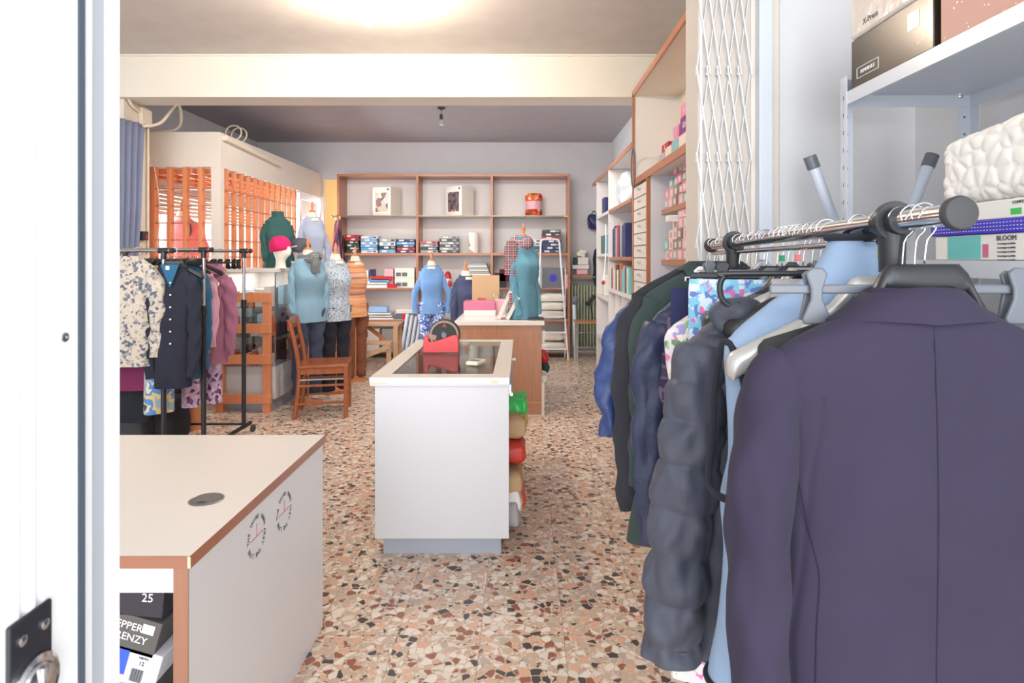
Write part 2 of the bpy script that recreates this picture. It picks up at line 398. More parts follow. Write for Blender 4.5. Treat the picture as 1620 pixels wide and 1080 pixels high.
for (y, z) in ((.474, 1.148), (.496, 1.148), (.474, 1.062), (.496, 1.062)):
    MB().lathe([(.0042, 0), (.0042, .001), (.002, .0022), (.0003, .0022)], (-.3945, y, z), 14, mt).build('screw', 'chrome', lock)
s1 = MB().lathe([(.0042, 0), (.004, .0012), (.0015, .0016), (.0005, .0006)], (-.399, .5235, 1.381), 16, mt)
s1.build('screw', 'steel', door)
fr = strip([(-.413, .558), (-.409, .560), (-.409, .572), (-.413, .574), (-.413, .592), (-.4095, .594), (-.4095, .612), (-.47, .612), (-.47, .558)], 'door_paint', 0, 2.3, 'trim_6', bevel=.0012)
strip([(-.4128, .574), (-.4118, .574), (-.4118, .592), (-.4128, .592)], mat('frame_grey', (190, 196, 204), .4), 0, 2.3, 'groove', fr, smooth=False)

# ---------------------------------------------------------------- entrance desk, front left
dk = thing('desk', 'white laminate desk with reddish wood edging, nearest the entrance door', 'desk', (-.779, 1.41, 0))
EX = 0.0
def dbox(*a): return MB().box(*a)
dbox(-1.35, -.001, .001, .967, .722, .750).build('tabletop', 'laminate_cream', dk, bevel=.001)
e = MB().prism([(-1.35, .0), (-.0, .0), (-.0, -.0015), (-1.35, -.0015)], 2, .7215, .7505); e.build('front_edging', 'desk_edge_x', dk)
MB().box(-.0012, .0012, -.0015, .968, .7215, .7505).build('side_edging', 'desk_edge', dk)
MB().box(-.0055, .0014, -.0022, -.0012, .7225, .7495).build('corner_gap', mat('raw_board', (220, 198, 160), .8), dk)
p = MB().box(-.040, -.006, .003, .955, 0, .7215); sp_ = p.build('side_panel', mat('laminate_panel', (236, 235, 236), .4), dk)
MB().box(-.0405, -.0055, .0005, .0032, 0, .7215).build('panel_edging', 'desk_edge_z', dk)
MB().box(-1.35, -.041, .03, .05, .648, .7215).build('front_rail', 'shelf_white', dk)
MB().box(-1.35, -.041, .93, .95, .05, .7215).build('back_panel', 'shelf_white', dk)
MB().box(-1.35, -.041, .03, .93, .18, .20).build('shelf', 'shelf_white', dk)
MB().box(-1.39, -1.35, .003, .955, 0, .7215).build('side_panel', 'laminate_panel', dk)
g = P(326.5, 789, 1.74); gl = g - Vector((-.779, 1.41, 0)); gl.z = .750
gr = MB(); gr.lathe([(.047, 0), (.047, .002), (.044, .0035), (.041, .0025), (.0405, .0015), (.001, .0015)], gl, 40)
grm = gr.build('cable_grommet', 'pewter_plastic', dk)
gp = MB(); gp.prism([(gl.x + .040 * math.cos(a), gl.y + .040 * math.sin(a)) for a in [R(-150 + 8 * k) for k in range(36)] if not (-1.75 < (a + math.pi) % (2 * math.pi) - math.pi < -1.15)], 2, .7516, .7535)
gp.build('cap', 'pewter_plastic', grm, bevel=.0006)
gb = MB(); gb.prism([(gl.x + .014 * math.cos(a), gl.y - .028 + .007 * math.sin(a)) for a in [2 * math.pi * k / 16 for k in range(16)]], 2, .7533, .7542); gb.build('cable_slot', 'rubber', grm)
mat('print_black', (84, 86, 92), .6); mat('print_red', (206, 96, 88), .6)
def dial(px, py, d):
    c = P(px, py, d); ly, lz = d - 1.41, c.z
    mb = MB(); st = 'THE THIRD IWAN AREY THE LINE '
    for i, ch in enumerate(st):
        a = R(180 - 360 * i / len(st)); 
        if ch == ' ': continue
        mb.mi = 0; mb.text(ch, .019, TXP((-.0052, ly + .055 * math.cos(a), lz + .055 * math.sin(a)), a - R(90)), .0003)
    mb.mi = 1
    mb.bar((-.0053, ly, lz), (-.0053, ly, lz + .036), .0014, .0012, (1, 0, 0))
    mb.bar((-.0053, ly - .042, lz - .002), (-.0053, ly + .042, lz - .002), .0014, .0012, (1, 0, 0))
    mb.build('printed_dial', ['print_black', 'print_red'], sp_, smooth=False)
dial(408, 847, 1.775); dial(454, 808, 1.98)
# shoe boxes sliding sideways inside the desk
def tilted(name, label, cx, cz, w_, h_, tilt, mats, deco, lid=None, ydep=.28, y0=1.50):
    t = thing(name, label, 'box', (cx, y0, cz), group='shoe boxes inside the entrance desk'); t.rotation_euler = (0, R(tilt), 0)
    b = MB().box(-w_ / 2, w_ / 2, 0, ydep, -h_ / 2, h_ / 2 - (.03 if lid else 0)).build('box_body', mats[0], t, bevel=.002)
    if lid: MB().box(-w_ / 2 - .003, w_ / 2 + .003, -.003, ydep + .003, h_ / 2 - .035, h_ / 2).build('lid', lid, t, bevel=.002)
    deco(t, w_, h_); return t
mat('shoebox_black', (40, 36, 46), .5); mat('shoebox_grey', (84, 80, 78), .6); mat('shoebox_blue', (52, 86, 196), .45); mat('shoebox_dark', (62, 60, 58), .6)
mat('shoebox_pale', (206, 204, 212), .5); mat('print_white', (236, 236, 232), .6); mat('print_orange', (220, 140, 90), .6)
def d1(t, w_, h_): MB().text('25', .03, TY((.105, -.0008, .006))).build('printed_size', 'print_white', t)
def d2(t, w_, h_):
    MB().text('PEPPER', .026, TY((.055, -.0008, .02))).text('FRENZY', .026, TY((.068, -.0008, -.008))).build('printed_name', 'print_white', t)
    MB().box(.095, .125, -.0016, -.0004, .012, .035).build('price_sticker', 'paper', t)
def d3(t, w_, h_):
    MB().box(-w_ / 2, .062, -.0012, .0002, -.018, .043).build('blue_panel', 'shoebox_blue', t)
    MB().text('Bani', .034, TY((-.01, -.002, -.0)), ).build('printed_name', 'print_white', t)
    s = MB(); s.text('12', .014, TY((.098, -.0015, .02))); s.text('MISURA', .007, TY((.1, -.0015, .034)))
    for k in range(14): s.box(.078 + k * .0022, .0789 + k * .0022 + .0004 * (k % 3), -.0014, -.0006, -.028, .004)
    s.build('barcode', 'print_black', t)
    MB().ell((-.05, -.0015, .03), (.028, .001, .012)).build('printed_flower', 'print_orange', t)
def d4(t, w_, h_):
    e = MB(); e.tube([(.03 + .045 * math.cos(a), -.001, .005 + .022 * math.sin(a)) for a in [2 * math.pi * k / 28 for k in range(28)]], .0013, 6, True)
    e.build('printed_oval', 'print_white', t); MB().ell((.025, -.001, .004), (.012, .001, .009)).build('printed_mark', 'print_red', t)
tilted('shoe_box', 'black shoe box marked 25, topmost of the boxes inside the entrance desk', -1.04, .604, .29, .085, 5, ['shoebox_black'], d1)
tilted('shoe_box', 'dark grey PEPPER FRENZY shoe box tilted under the black one', -1.045, .530, .28, .09, 16, ['shoebox_grey'], d2)
tilted('shoe_box', 'blue and white shoe box with a barcode label under the grey box', -1.05, .445, .29, .10, 16, ['shoebox_pale'], d3)
tilted('shoe_box', 'dark shoe box with a white oval and red mark, lowest in the desk', -1.06, .335, .29, .12, 3, ['shoebox_dark'], d4)

# ---------------------------------------------------------------- white glass-topped counter
ct = thing('display_counter', 'white shop counter with an inset glass top in the middle of the floor', 'counter', (-.40, 2.9, 0))
L0, L1, N0, N1 = -.311, .336, 0.0, 1.31
MB().box(L0, L1, 0, .02, .095, .835).build('front_panel', 'laminate_grey', ct, bevel=.001)
MB().box(L0, L0 + .02, .02, N1, .095, .835).build('side_panel', 'laminate_grey', ct)
MB().box(L0 + .02, L1, N1 - .02, N1, .095, .835).build('back_panel', 'laminate_grey', ct)
MB().box(L0 + .03, L1 - .04, .05, N1 - .02, 0, .095).build('plinth', 'plinth_grey', ct)
for z in (.095, .32, .52): MB().box(L0 + .02, L1 - .01, .02, N1 - .02, z, z + .018).build('shelf', 'laminate_grey', ct)
TX0, TX1, TY0, TY1 = -.333, .340, -.02, 1.32
GX0, GX1, GY0, GY1 = -.245, .255, .075, 1.25
fr = MB(); fr.box(TX0, TX1, TY0, GY0, .845, .877).box(TX0, TX1, GY1, TY1, .845, .877).box(TX0, GX0, GY0, GY1, .845, .877).box(GX1, TX1, GY0, GY1, .845, .877)
fr.build('top_frame', 'laminate_cream', ct, bevel=.0015)
MB().box(TX0 + .002, TX1 - .002, TY0 + .002, TY0 + .004, .836, .874).build('front_edging', 'laminate_grey', ct)
MB().box(GX0, GX1, GY0, GY1, .868, .874).build('glass_pane', 'glass_tint', ct, smooth=False)
mat('tray_brown', (190, 168, 150), .5)
MB().box(L0 + .02, L1 - .02, .02, N1 - .02, .74, .75).build('inner_tray', 'tray_brown', ct)
for y in (.42, .84): MB().box(L0 + .02, L1 - .02, y, y + .012, .75, .84).build('tray_divider', 'brown_wood', ct)
lt = MB().box(L1 - .002, L1 + .012, .05, .07, .78, .83).box(L1 + .002, L1 + .02, .052, .068, .77, .79); lt.build('latch', 'steel', ct, bevel=.002)
MB().lathe([(.006, 0), (.006, .012), (.011, .016), (.011, .02), (.002, .022)], (TX1, .62, .855), 16, Matrix.Rotation(R(90), 4, 'Y')).build('knob', 'white_plastic', ct)
for (x0, x1, z0, z1) in ((-.33, -.25, .846, .853), (.25, .285, .850, .862)):
    MB().box(x0, x1, TY0 - .0006, TY0, z0, z1).build('tape_scrap', mat('old_tape', (222, 200, 160), .4), ct)
# red tape dispenser
c0 = Vector((XX(698.5, 3.66), 3.66, .877))
td = thing('tape_dispenser', 'red desk tape dispenser with a black reel on the white counter', 'tape dispenser', c0)
poly = [(-.110, 0), (.108, 0), (.106, .082), (.100, .107), (.070, .106), (.005, .083), (-.058, .064), (-.072, .068), (-.078, .104), (-.100, .106), (-.103, .09)]
MB().prism(poly, 1, -.033, .033).build('dispenser_body', 'red_plastic', td, bevel=.004)
rl = MB(); mr = Matrix.Rotation(R(90), 4, 'X')
def reel(mb, r0, r1, y0, y1, c, seg=48):
    rings = []
    for (r, y) in ((r1, y0), (r1, y1), (r0, y1), (r0, y0), (r1, y0)):
        rings.append([Vector((c[0] + r * math.cos(2 * math.pi * k / seg), c[1] + y, c[2] + r * math.sin(2 * math.pi * k / seg))) for k in range(seg)])
    return mb.loft(rings, False, False)
mat('tape_brown', (160, 132, 112), .5); mat('reel_black', (40, 42, 40), .6)
reel(rl, .074, .088, -.018, .03, (.018, 0, .105)); rl.build('tape_roll', 'tape_brown', td)
rb = MB(); reel(rb, .022, .076, -.020, .0, (.018, 0, .105)); reel(rb, .088, .094, -.010, .034, (.018, 0, .105)); rr_ = rb.build('reel', 'reel_black', td)
MB().text('A', .03, TY((.02, -.0215, .163))).text('•  •', .02, TY((.02, -.0215, .158))).build('printed_mark', 'print_red', rr_)
MB().cyl((.018, -.030, .105), (.018, .03, .105), .017, .017, 24).build('hub', 'grey_plastic', td, bevel=.002)
MB().bar((-.088, -.02, .104), (-.03, -.02, .088), .002, .03).build('tape_end', 'tape_brown', td)
# small white device
c0 = Vector((XX(753, 3.25), 3.25, .877))
cal = thing('calculator', 'small cream calculator lying on the glass counter top', 'calculator', c0, R(-22))
MB().box(-.035, .035, -.055, .055, 0, .02).build('case', mat('ivory', (240, 234, 214), .4), cal, bevel=.005)
k = MB()
for i in range(3):
    for j in range(3): k.box(-.024 + i * .018, -.012 + i * .018, -.03 + j * .02, -.018 + j * .02, .0195, .022)
k.build('keypad', 'grey_plastic', cal)
# ---------------------------------------------------------------- brown cash counter
cc = thing('cash_counter', 'brown wood-grain counter with a cream top behind the glass counter', 'counter', (-.22, 5.53, 0))
MB().box(-.39, .40, 0, .018, .0, .83).build('front_panel', 'counter_brown', cc, bevel=.001)
MB().box(-.39, -.37, .018, .95, 0, .83).build('side_panel', 'counter_brown', cc)
MB().box(.38, .40, .018, .95, .09, .83).build('side_panel', 'counter_brown', cc)
MB().box(-.40, .425, -.03, .96, .832, .872).build('worktop', 'laminate_cream', cc, bevel=.003)
MB().box(-.39, .40, -.006, 0, .115, .125).build('base_trim', 'pale_wood_x', cc)
MB().box(-.40, .41, -.01, .018, 0, .008).build('floor_trim', 'laminate_cream', cc)
MB().box(.40, .425, .0, .04, .0, .30).build('edge_strip', 'laminate_cream', cc)
MB().box(.40, .43, .02, .12, .66, .78).build('drawer_end', 'laminate_cream', cc, bevel=.003)
MB().box(.40, .44, .03, .05, .30, .36).build('hinge', 'laminate_cream', cc)
CT = .872
def blk(name, label, cat, px0, px1, py0, py1, d, dep, m, group=None, z0=None, bevel=.004, rz=0, parts=None):
    cx = (XX(px0, d) + XX(px1, d)) / 2; w_ = XX(px1, d) - XX(px0, d); z1 = ZZ(py0, d); zb = ZZ(py1, d) if z0 is None else z0; h_ = max(z1 - zb, .005)
    o = MB().box(-w_ / 2, w_ / 2, 0, dep, 0, h_).build(name, m, bevel=min(bevel, h_ * .3), loc=(cx, d, zb), rz=rz)
    o['sz'] = [w_, dep, h_]; tag(o, label, cat, group); del o['sz']; return o
mat('pink_box', (206, 110, 142), .25); mat('rose_box', (232, 176, 184), .4)
blk('gift_box', 'shiny pink flat box on the cash counter', 'box', 733, 783, 477, 492, 6.0, .28, 'pink_box', z0=CT + .031)
blk('gift_box', 'white flat box under the pink one on the cash counter', 'box', 734, 784, 491, 497, 5.98, .3, 'shelf_white', z0=CT + .001)
blk('gift_box', 'small pale pink box beside the pink flat box on the cash counter', 'box', 783, 800, 474, 492, 6.12, .12, 'rose_box', z0=CT + .001)
t = thing('stapler', 'red stapler box standing behind the pink flat box', 'stapler', (XX(762, 6.4), 6.36, CT + .001))
MB().box(-.075, .075, -.03, .03, 0, .125).build('body', mat('stapler_red', (206, 66, 52), .35), t, bevel=.006)
MB().prism([(-.055, .1255), (.05, .1255), (.05, .15), (-.03, .16)], 1, -.02, .02).build('lever', 'stapler_red', t, bevel=.004)
t = thing('pen_pot', 'brown pot crammed with pens behind the leaning boards', 'pen pot', (XX(787, 6.36), 6.36, CT + .001))
MB().lathe([(.04, 0), (.047, .12), (.044, .12), (.038, .01), (.001, .01)], (0, 0, 0), 20).build('pot', 'cardboard', t)
random.seed(3)
for k in range(7):
    a = random.uniform(0, 6.3); q = Vector((math.cos(a) * .02, math.sin(a) * .02, .02)); e = Vector((math.cos(a) * .06, math.sin(a) * .045, .17 + random.random() * .03))
    MB().cyl(q, e, .004, .004, 8).build('pen', ['black_plastic', 'white_plastic', 'brown_wood_z'][k % 3], t)
t = thing('board', 'large plain cardboard sheet standing upright behind the cash counter', 'board', (XX(768.5, 6.62), 6.62, .70))
MB().box(-.15, .15, 0, .012, 0, .56).build('sheet', 'cardboard', t, bevel=.001)
MB().box(-.13, -.09, .012, .2, -.7, 0.05).box(.09, .13, .012, .2, -.7, .05).build('support', 'pale_wood', t)
for i, (xa, nm) in enumerate(((783, 'taller cream display board leaning on the cash counter'), (797, 'shorter cream display board leaning in front of the taller one'))):
    t = thing('leaning_board', nm, 'board', (XX(xa + 2, 5.66), 5.62 - .03 * i, CT + .001))
    hh = (.30, .245)[i]
    m_ = Matrix.Rotation(R(24 if i == 0 else 27), 4, 'Y')
    MB().box(0, .035, 0, .20, 0.015, hh, m_).build('board_body', 'laminate_cream', t, bevel=.002)
t = thing('book', 'black ledger lying at the right end of the cash counter', 'book', (XX(848, 5.58), 5.56, CT + .001))
MB().box(-.075, .075, 0, .15, 0, .018).build('cover', 'black_plastic', t, bevel=.002)
t = thing('ribbon_reel', 'mint green tape reel beside the pen pot', 'tape', (XX(802, 6.36), 6.36, CT + .001))
rb = MB(); reel(rb, .03, .055, -.03, .03, (0, 0, .055)); rb.build('ribbon', mat('mint', (90, 206, 176), .5), t)
# ---------------------------------------------------------------- back wall shelving
FY, BY = 8.67, 9.07
bu = thing('shelving_unit', 'wide wooden shelving unit with three bays against the back wall', 'shelving', (-.99, FY, 0))
ox = .99
xl, xr, tz = -2.674 + ox, .694 + ox, 2.664
xs = [xl, -1.515 + ox, -.438 + ox, xr]
for x in (xl, xr - .035): MB().box(x, x + .035, 0, BY - FY, 0, tz).build('side_panel', 'brown_wood_z', bu, bevel=.002)
for x in xs[1:3]: MB().box(x - .017, x + .017, 0, BY - FY, 0, tz - .036).build('divider', 'brown_wood_z', bu, bevel=.002)
MB().box(xl + .035, xr - .035, 0, BY - FY, tz - .036, tz).build('top_board', 'brown_wood', bu, bevel=.002)
MB().box(xl + .035, xr - .035, BY - FY - .012, BY - FY, 0, tz - .036).build('back_panel', 'shelf_white', bu)
LV = [2.065, 1.523, 1.018, .556, .10]
for li, z in enumerate(LV):
    for k in range(3):
        a = xs[k] + (.035 if k == 0 else .017); b_ = xs[k + 1] - (.035 if k == 2 else .017); th = .022 if li == 0 else .036 if li == 1 else .022
        s = MB().box(a, b_, 0.006, BY - FY - .012, z - th, z).build('shelf', 'shelf_white' if li else 'shelf_white', bu)
        MB().box(a, b_, 0, .006, z - th, z).build('shelf_edging', 'brass' if li == 0 else 'brown_wood', s, bevel=.001)
MB().tube([(xl - .05, -.03, 2.05), (xr - .1, -.03, 2.05)], .008, 10).ell((xl - .055, -.03, 2.05), (.02, .02, .02)).build('hanging_rail', 'steel', bu)
# ---------------------------------------------------------------- right wall shelving, near unit
ra = thing('shelving_unit', 'tall white shelving unit with a column of small drawers, right of the aisle', 'shelving', (.943, 5.15, 0))
def rb_(x0, x1, y0, y1, z0, z1): return MB().box(x0 - .943, x1 - .943, y0 - 5.15, y1 - 5.15, z0, z1)
rb_(.96, 1.355, 5.12, 5.15, 0, 2.85).build('end_panel', 'shelf_white', ra)
rb_(.943, .96, 5.115, 5.15, 0, 2.85).build('end_edging', 'brown_wood_z', ra)
rb_(1.335, 1.355, 2.3, 5.12, 0, 2.83).build('back_panel', mat('cream_board', (226, 214, 198), .6), ra)
rb_(.96, 1.335, 2.3, 5.12, 2.83, 2.87).build('top_board', 'cream_board', ra); rb_(.943, .96, 2.3, 5.15, 2.825, 2.875).build('top_edging', 'brown_wood_y', ra, bevel=.002)
rb_(.96, 1.335, 2.3, 5.12, 2.07, 2.11).build('shelf', 'shelf_white', ra); rb_(.943, .96, 2.3, 5.115, 2.06, 2.115).build('shelf_edging', 'brown_wood_y', ra, bevel=.002)
rb_(.97, 1.335, 4.53, 4.57, 0, 2.07).build('partition', mat('cool_board', (214, 216, 222), .6), ra)
rb_(.943, .97, 4.53, 4.57, 0, 2.06).build('partition_edging', 'brown_wood_z', ra)
rb_(.97, 1.335, 4.57, 5.12, 0, 2.05).build('drawer_case', 'brown_wood_z', ra)
nd_ = 14
for k in range(nd_):
    z0 = .66 + k * (1.385 / nd_)
    dr = rb_(.950, .972, 4.585, 5.105, z0 + .004, z0 + 1.385 / nd_ - .004).build('drawer', 'laminate_cream', ra, bevel=.002)
    MB().box(-.008, .008, 4.80 - 5.15, 4.89 - 5.15, z0 + .055, z0 + .07).build('label_holder', 'silver_plastic', dr, bevel=.002)
rb_(.95, .972, 4.585, 5.105, .02, .64).build('cupboard_door', 'laminate_cream', ra, bevel=.002)
for z in (1.81, 1.435, 1.06, .66):
    rb_(1.067, 1.335, 2.3, 4.53, z - .03, z).build('shelf', 'cool_board', ra); rb_(1.05, 1.067, 2.3, 4.53, z - .035, z + .002).build('shelf_edging', 'brown_wood_y', ra, bevel=.002)
rb_(1.0, 1.335, 4.12, 4.2, 1.70, 1.745).build('shelf_light', 'white_plastic', ra, bevel=.005)
# far unit
rf = thing('shelving_unit', 'lower white shelving unit beyond the drawer column, on the right near the radiator', 'shelving', (.943, 7.9, 0))
def rg(x0, x1, y0, y1, z0, z1): return MB().box(x0 - .943, x1 - .943, y0 - 7.9, y1 - 7.9, z0, z1)
rg(.96, 1.355, 5.17, 8.1, 2.42, 2.445).build('top_board', 'shelf_white', rf); rg(.943, .96, 5.17, 8.1, 2.41, 2.45).build('top_edging', 'brown_wood_y', rf)
for y in (7.6, 6.55): rg(.943, 1.34, y, y + .025, 0, 2.41).build('partition', 'shelf_white', rf)
rg(1.34, 1.355, 5.17, 8.1, 0, 2.42).build('back_panel', 'shelf_white', rf)
for (z, a, b_, br) in ((1.97, 5.2, 6.55, 1), (1.46, 5.2, 6.55, 1), (1.12, 5.2, 6.55, 0), (.70, 5.2, 6.55, 1), (.12, 5.2, 6.55, 1), (1.97, 6.575, 7.6, 0), (1.5, 6.575, 7.6, 0), (1.0, 6.575, 7.6, 0), (.5, 6.575, 7.6, 0)):
    s = rg(.957, 1.34, a, b_, z - .03, z).build('shelf', 'shelf_white', rf)
    rg(.943, .957, a, b_, z - .032, z + .001).build('shelf_edging', 'brown_wood_y' if br else 'shelf_white', s)
for y in (5.7, 6.1): rg(.95, 1.34, y, y + .018, .15, 1.09).build('upright', 'shelf_white', rf)
# folding lattice gate on the pier
gate = thing('folding_gate', 'white folding lattice gate hung on the cream pier behind the clothes rail', 'gate', (.70, 2.09, 1.2))
mat('gate_white', (214, 216, 216), .35)
for sgn, yb in ((1, 0), (-1, -.009)):
    for k in range(9):
        zz = -.15 + k * .30
        for x in (-.072, -.036, 0, .036, .072):
            MB().bar((x - sgn * .024, yb, zz - .165), (x + sgn * .024, yb, zz + .165), .005 if sgn < 0 else .003, .011 if sgn > 0 else .006, (0, 1, 0)).build('lattice_bar', 'gate_white', gate)
MB().bar((-.078, .003, -.45), (-.078, .003, 2.42), .008, .012, (0, 1, 0)).build('end_bar', 'gate_white', gate)
# ---------------------------------------------------------------- white metal shelving, right foreground
X1, X2, DE, DN = .928, 1.306, 1.75, .55
ms = thing('metal_shelving', 'white slotted-angle metal shelving at the right, nearest the camera', 'shelving', (X1, DE, 0))
def post(x, y, sx, sy):
    mb = MB(); x -= X1; y -= DE; mb.box(min(x, x + sx * .035), max(x, x + sx * .035), y - .001, y + .001, 0, 1.97).box(x - .001, x + .001, min(y, y + sy * .035), max(y, y + sy * .035), 0, 1.97)
    p = mb.build('post', 'white_metal', ms, smooth=False)
    h = MB()
    for k in range(38):
        z = .06 + k * .05
        h.lathe([(.0035, 0), (.0035, .0006), (.0005, .0006)], (x + sx * .018, y - .0012, z), 8, Matrix.Rotation(R(90), 4, 'X'))
        h.box(x - .0014 if sx > 0 else x + .001, x - .001 if sx > 0 else x + .0014, y + sy * .018 - .002, y + sy * .018 + .002, z - .006, z + .006)
    h.build('slot_holes', 'grey_plastic', p)
    MB().lathe([(.007, 0), (.007, .004), (.003, .007), (.0005, .007)], (x + sx * .03, y - .001, 1.92), 6, Matrix.Rotation(R(90), 4, 'X')).build('bolt', 'chrome', p)
post(X1, DE, 1, -1); post(X2, DE, -1, -1); post(X1, DN, 1, 1); post(X2, DN, -1, 1)
for z in (1.925, 1.445, .95, .45):
    mb = MB(); mb.box(.003, X2 - X1 - .003, DN - DE, -.002, z - .002 - .0, z).box(.001, .003, DN - DE, 0, z - .036, z).box(X2 - X1 - .003, X2 - X1 - .001, DN - DE, 0, z - .036, z).box(.003, X2 - X1 - .003, -.004, -.002, z - .036, z - .002).box(.003, X2 - X1 - .003, DN - DE, DN - DE + .002, z - .036, z - .002)
    mb.box(.003, .012, DN - DE, -.004, z - .036, z - .034).build('shelf', 'white_metal', ms, smooth=False)
mat('box_black_gold', (58, 48, 42), .22, .3, None, .5, 6); mat('pink_dotted', (198, 150, 138), .5)
def shelfbox(name, label, y0, y1, x0, x1, z0, z1, m, deco=None, bev=.002):
    t = thing(name, label, 'box', (x0, y1, z0)); MB().box(0, x1 - x0, y0 - y1, 0, 0, z1 - z0).build('carton', m, t, bevel=bev)
    if deco: deco(t, y0 - y1, z1 - z0)
    return t
def dk1(t, L, h):
    f = MB()
    for (a, b_) in (((-.03, .022), (-.13, .022)), ((-.03, .05), (-.13, .05)), ((-.03, .022), (-.03, .05)), ((-.13, .022), (-.13, .05))): f.bar((-.0006, a[0], a[1]), (-.0006, b_[0], b_[1]), .0012, .0016, (0, 0, 1))
    f.text('FEMMINILE', .014, TXN((-.0006, -.08, .036))); f.build('printed_name', 'print_white', t)
    MB().box(-.001, 0, L + .05, L + .09, .07, .11).build('price_sticker', 'silver_plastic', t)
shelfbox('boxed_goods', 'glossy black and gold box on the top metal shelf', 1.36, 1.70, X1 + .004, X1 + .28, 1.926, 2.06, 'box_black_gold', dk1)
def dk2(t, L, h):
    MB().text('X-Press', .022, TXN((-.0006, -.10, .03))).text('comfort', .012, TXN((-.0006, -.2, .10))).build('printed_name', 'print_black', t)
mat('bag_white', (222, 212, 202), .12, 0, (14, .5, .01))
shelfbox('boxed_goods', 'white plastic-wrapped pack on the black and gold box', 1.40, 1.70, X1 + .0, X1 + .26, 2.061, 2.20, 'bag_white', dk2, .01)
def dk3(t, L, h):
    mb = MB(); random.seed(5)
    for k in range(90):
        u = random.random() ** .7 * .18; v = random.random() * h * .95; r = random.uniform(.0012, .003)
        mb.lathe([(r, 0), (r, .0006), (.0002, .0006)], (0, -u * 1.4 - .004, v), 6, Matrix.Rotation(R(-90), 4, 'Y'))
    mb.build('printed_dots', 'print_white', t)
shelfbox('boxed_goods', 'dusty pink box speckled with white dots on the top metal shelf', .98, 1.34, X1 + .006, X1 + .2, 1.926, 2.15, 'pink_dotted', dk3)
SZ = 1.446
mat('teal_box', (112, 198, 196), .3); mat('blue_ribbon', (54, 48, 190), .4)
def dk4(t, L, h):
    MB().box(-.0008, .0, -.135, -.04, 0.002, h - .002).build('teal_panel', 'teal_box', t); MB().box(-.0008, 0, -.155, -.14, .005, h - .02).build('pink_panel', 'pink_box', t)
    mb = MB(); mb.text('BLOOM', .014, TXN((-.0008, -.20, h * .82)))
    for k in range(5): mb.text('un sostegno morbido', .005, TXN((-.0008, -.20, h * .62 - k * .008)))
    mb.text('IDG BEST TRAVEL SIZE', .006, TXN((-.0008, -.275, h * .78)))
    for k in range(14): mb.box(-.0014, -.0004, -.262 - k * .0024, -.2608 - k * .0024 - .0006 * (k % 3), h * .30, h * .55)
    mb.build('printed_label', 'print_black', t)
    MB().box(0, .3, L - .0008, L, .002, h - .002).build('teal_end', 'teal_box', t)
shelfbox('boxed_goods', 'white and teal box with a barcode on the middle metal shelf', 1.035, 1.36, X1 + .008, X1 + .30, SZ, SZ + .052, 'paper', dk4)
def dk5(t, L, h):
    mb = MB()
    for k in range(40):
        for z in (.007, .014, .021): mb.box(-.0012, -.0002, -.01 - k * .0082, -.013 - k * .0082, z - .0006, z + .0006)
    mb.build('white_stitching', 'print_white', t)
shelfbox('boxed_goods', 'dark blue box edge with rows of white dots, on the teal box', 1.03, 1.37, X1 + .004, X1 + .30, SZ + .0525, SZ + .0805, 'blue_ribbon', dk5)
def dk6(t, L, h):
    mb = MB(); mb.text('COMFORT FIT PILLOW', .008, TXN((-.0006, -.245, h - .008)))
    for k in range(12): mb.box(-.0014, -.0004, -.255 - k * .0024, -.2538 - k * .0024, .006, .02)
    mb.build('printed_label', 'print_black', t); MB().box(-.0008, 0, -.225, -.20, .006, .018).build('green_sticker', mat('green_tag', (60, 190, 90), .5), t)
shelfbox('boxed_goods', 'cream box lid with a green sticker above the blue dotted box', 1.045, 1.35, X1 + .008, X1 + .29, SZ + .081, SZ + .118, 'paper', dk6)
# quilted pillow: bubbly surface
pw = thing('pillow', 'white bubble-quilted pillow on top of the boxes on the middle metal shelf', 'pillow', (X1 + .155, 1.14, SZ + .1185))
bmq = MB(); hw, hd, hh, rr_ = .150, .20, .078, .028
def qface(ax, sg, nu, nv):
    g = []
    for i in range(nu + 1):
        row = []
        for j in range(nv + 1):
            p = [0, 0, 0]; p[ax] = sg; p[(ax + 1) % 3] = -1 + 2 * i / nu; p[(ax + 2) % 3] = -1 + 2 * j / nv
            c = Vector((p[0] * hw, p[1] * hd, p[2] * hh)); inn = Vector([max(-(h - rr_), min(h - rr_, v)) for v, h in zip(c, (hw, hd, hh))])
            n_ = (c - inn).normalized(); q = inn + n_ * rr_
            v = noise.voronoi((q + Vector((3.1, 1.7, .4))) * 31)[0]; q += n_ * min(.5, v[1] - v[0]) ** .6 * .008
            if q.z > 0: q.z -= .022 * q.y / hd * q.z / hh
            row.append(bmq.bm.verts.new(q + Vector((0, 0, hh + .003))))
        g.append(row)
    for i in range(nu):
        for j in range(nv): bmq.f([g[i][j], g[i + 1][j], g[i + 1][j + 1], g[i][j + 1]])
for sg in (-1, 1): qface(0, sg, 100, 50); qface(1, sg, 50, 80); qface(2, sg, 80, 100)
bmesh.ops.remove_doubles(bmq.bm, verts=bmq.bm.verts[:], dist=.0008)
bmq.build('quilted_cover', mat('quilt_white', (240, 238, 232), .85, 0, (500, .3)), pw, ang=80)
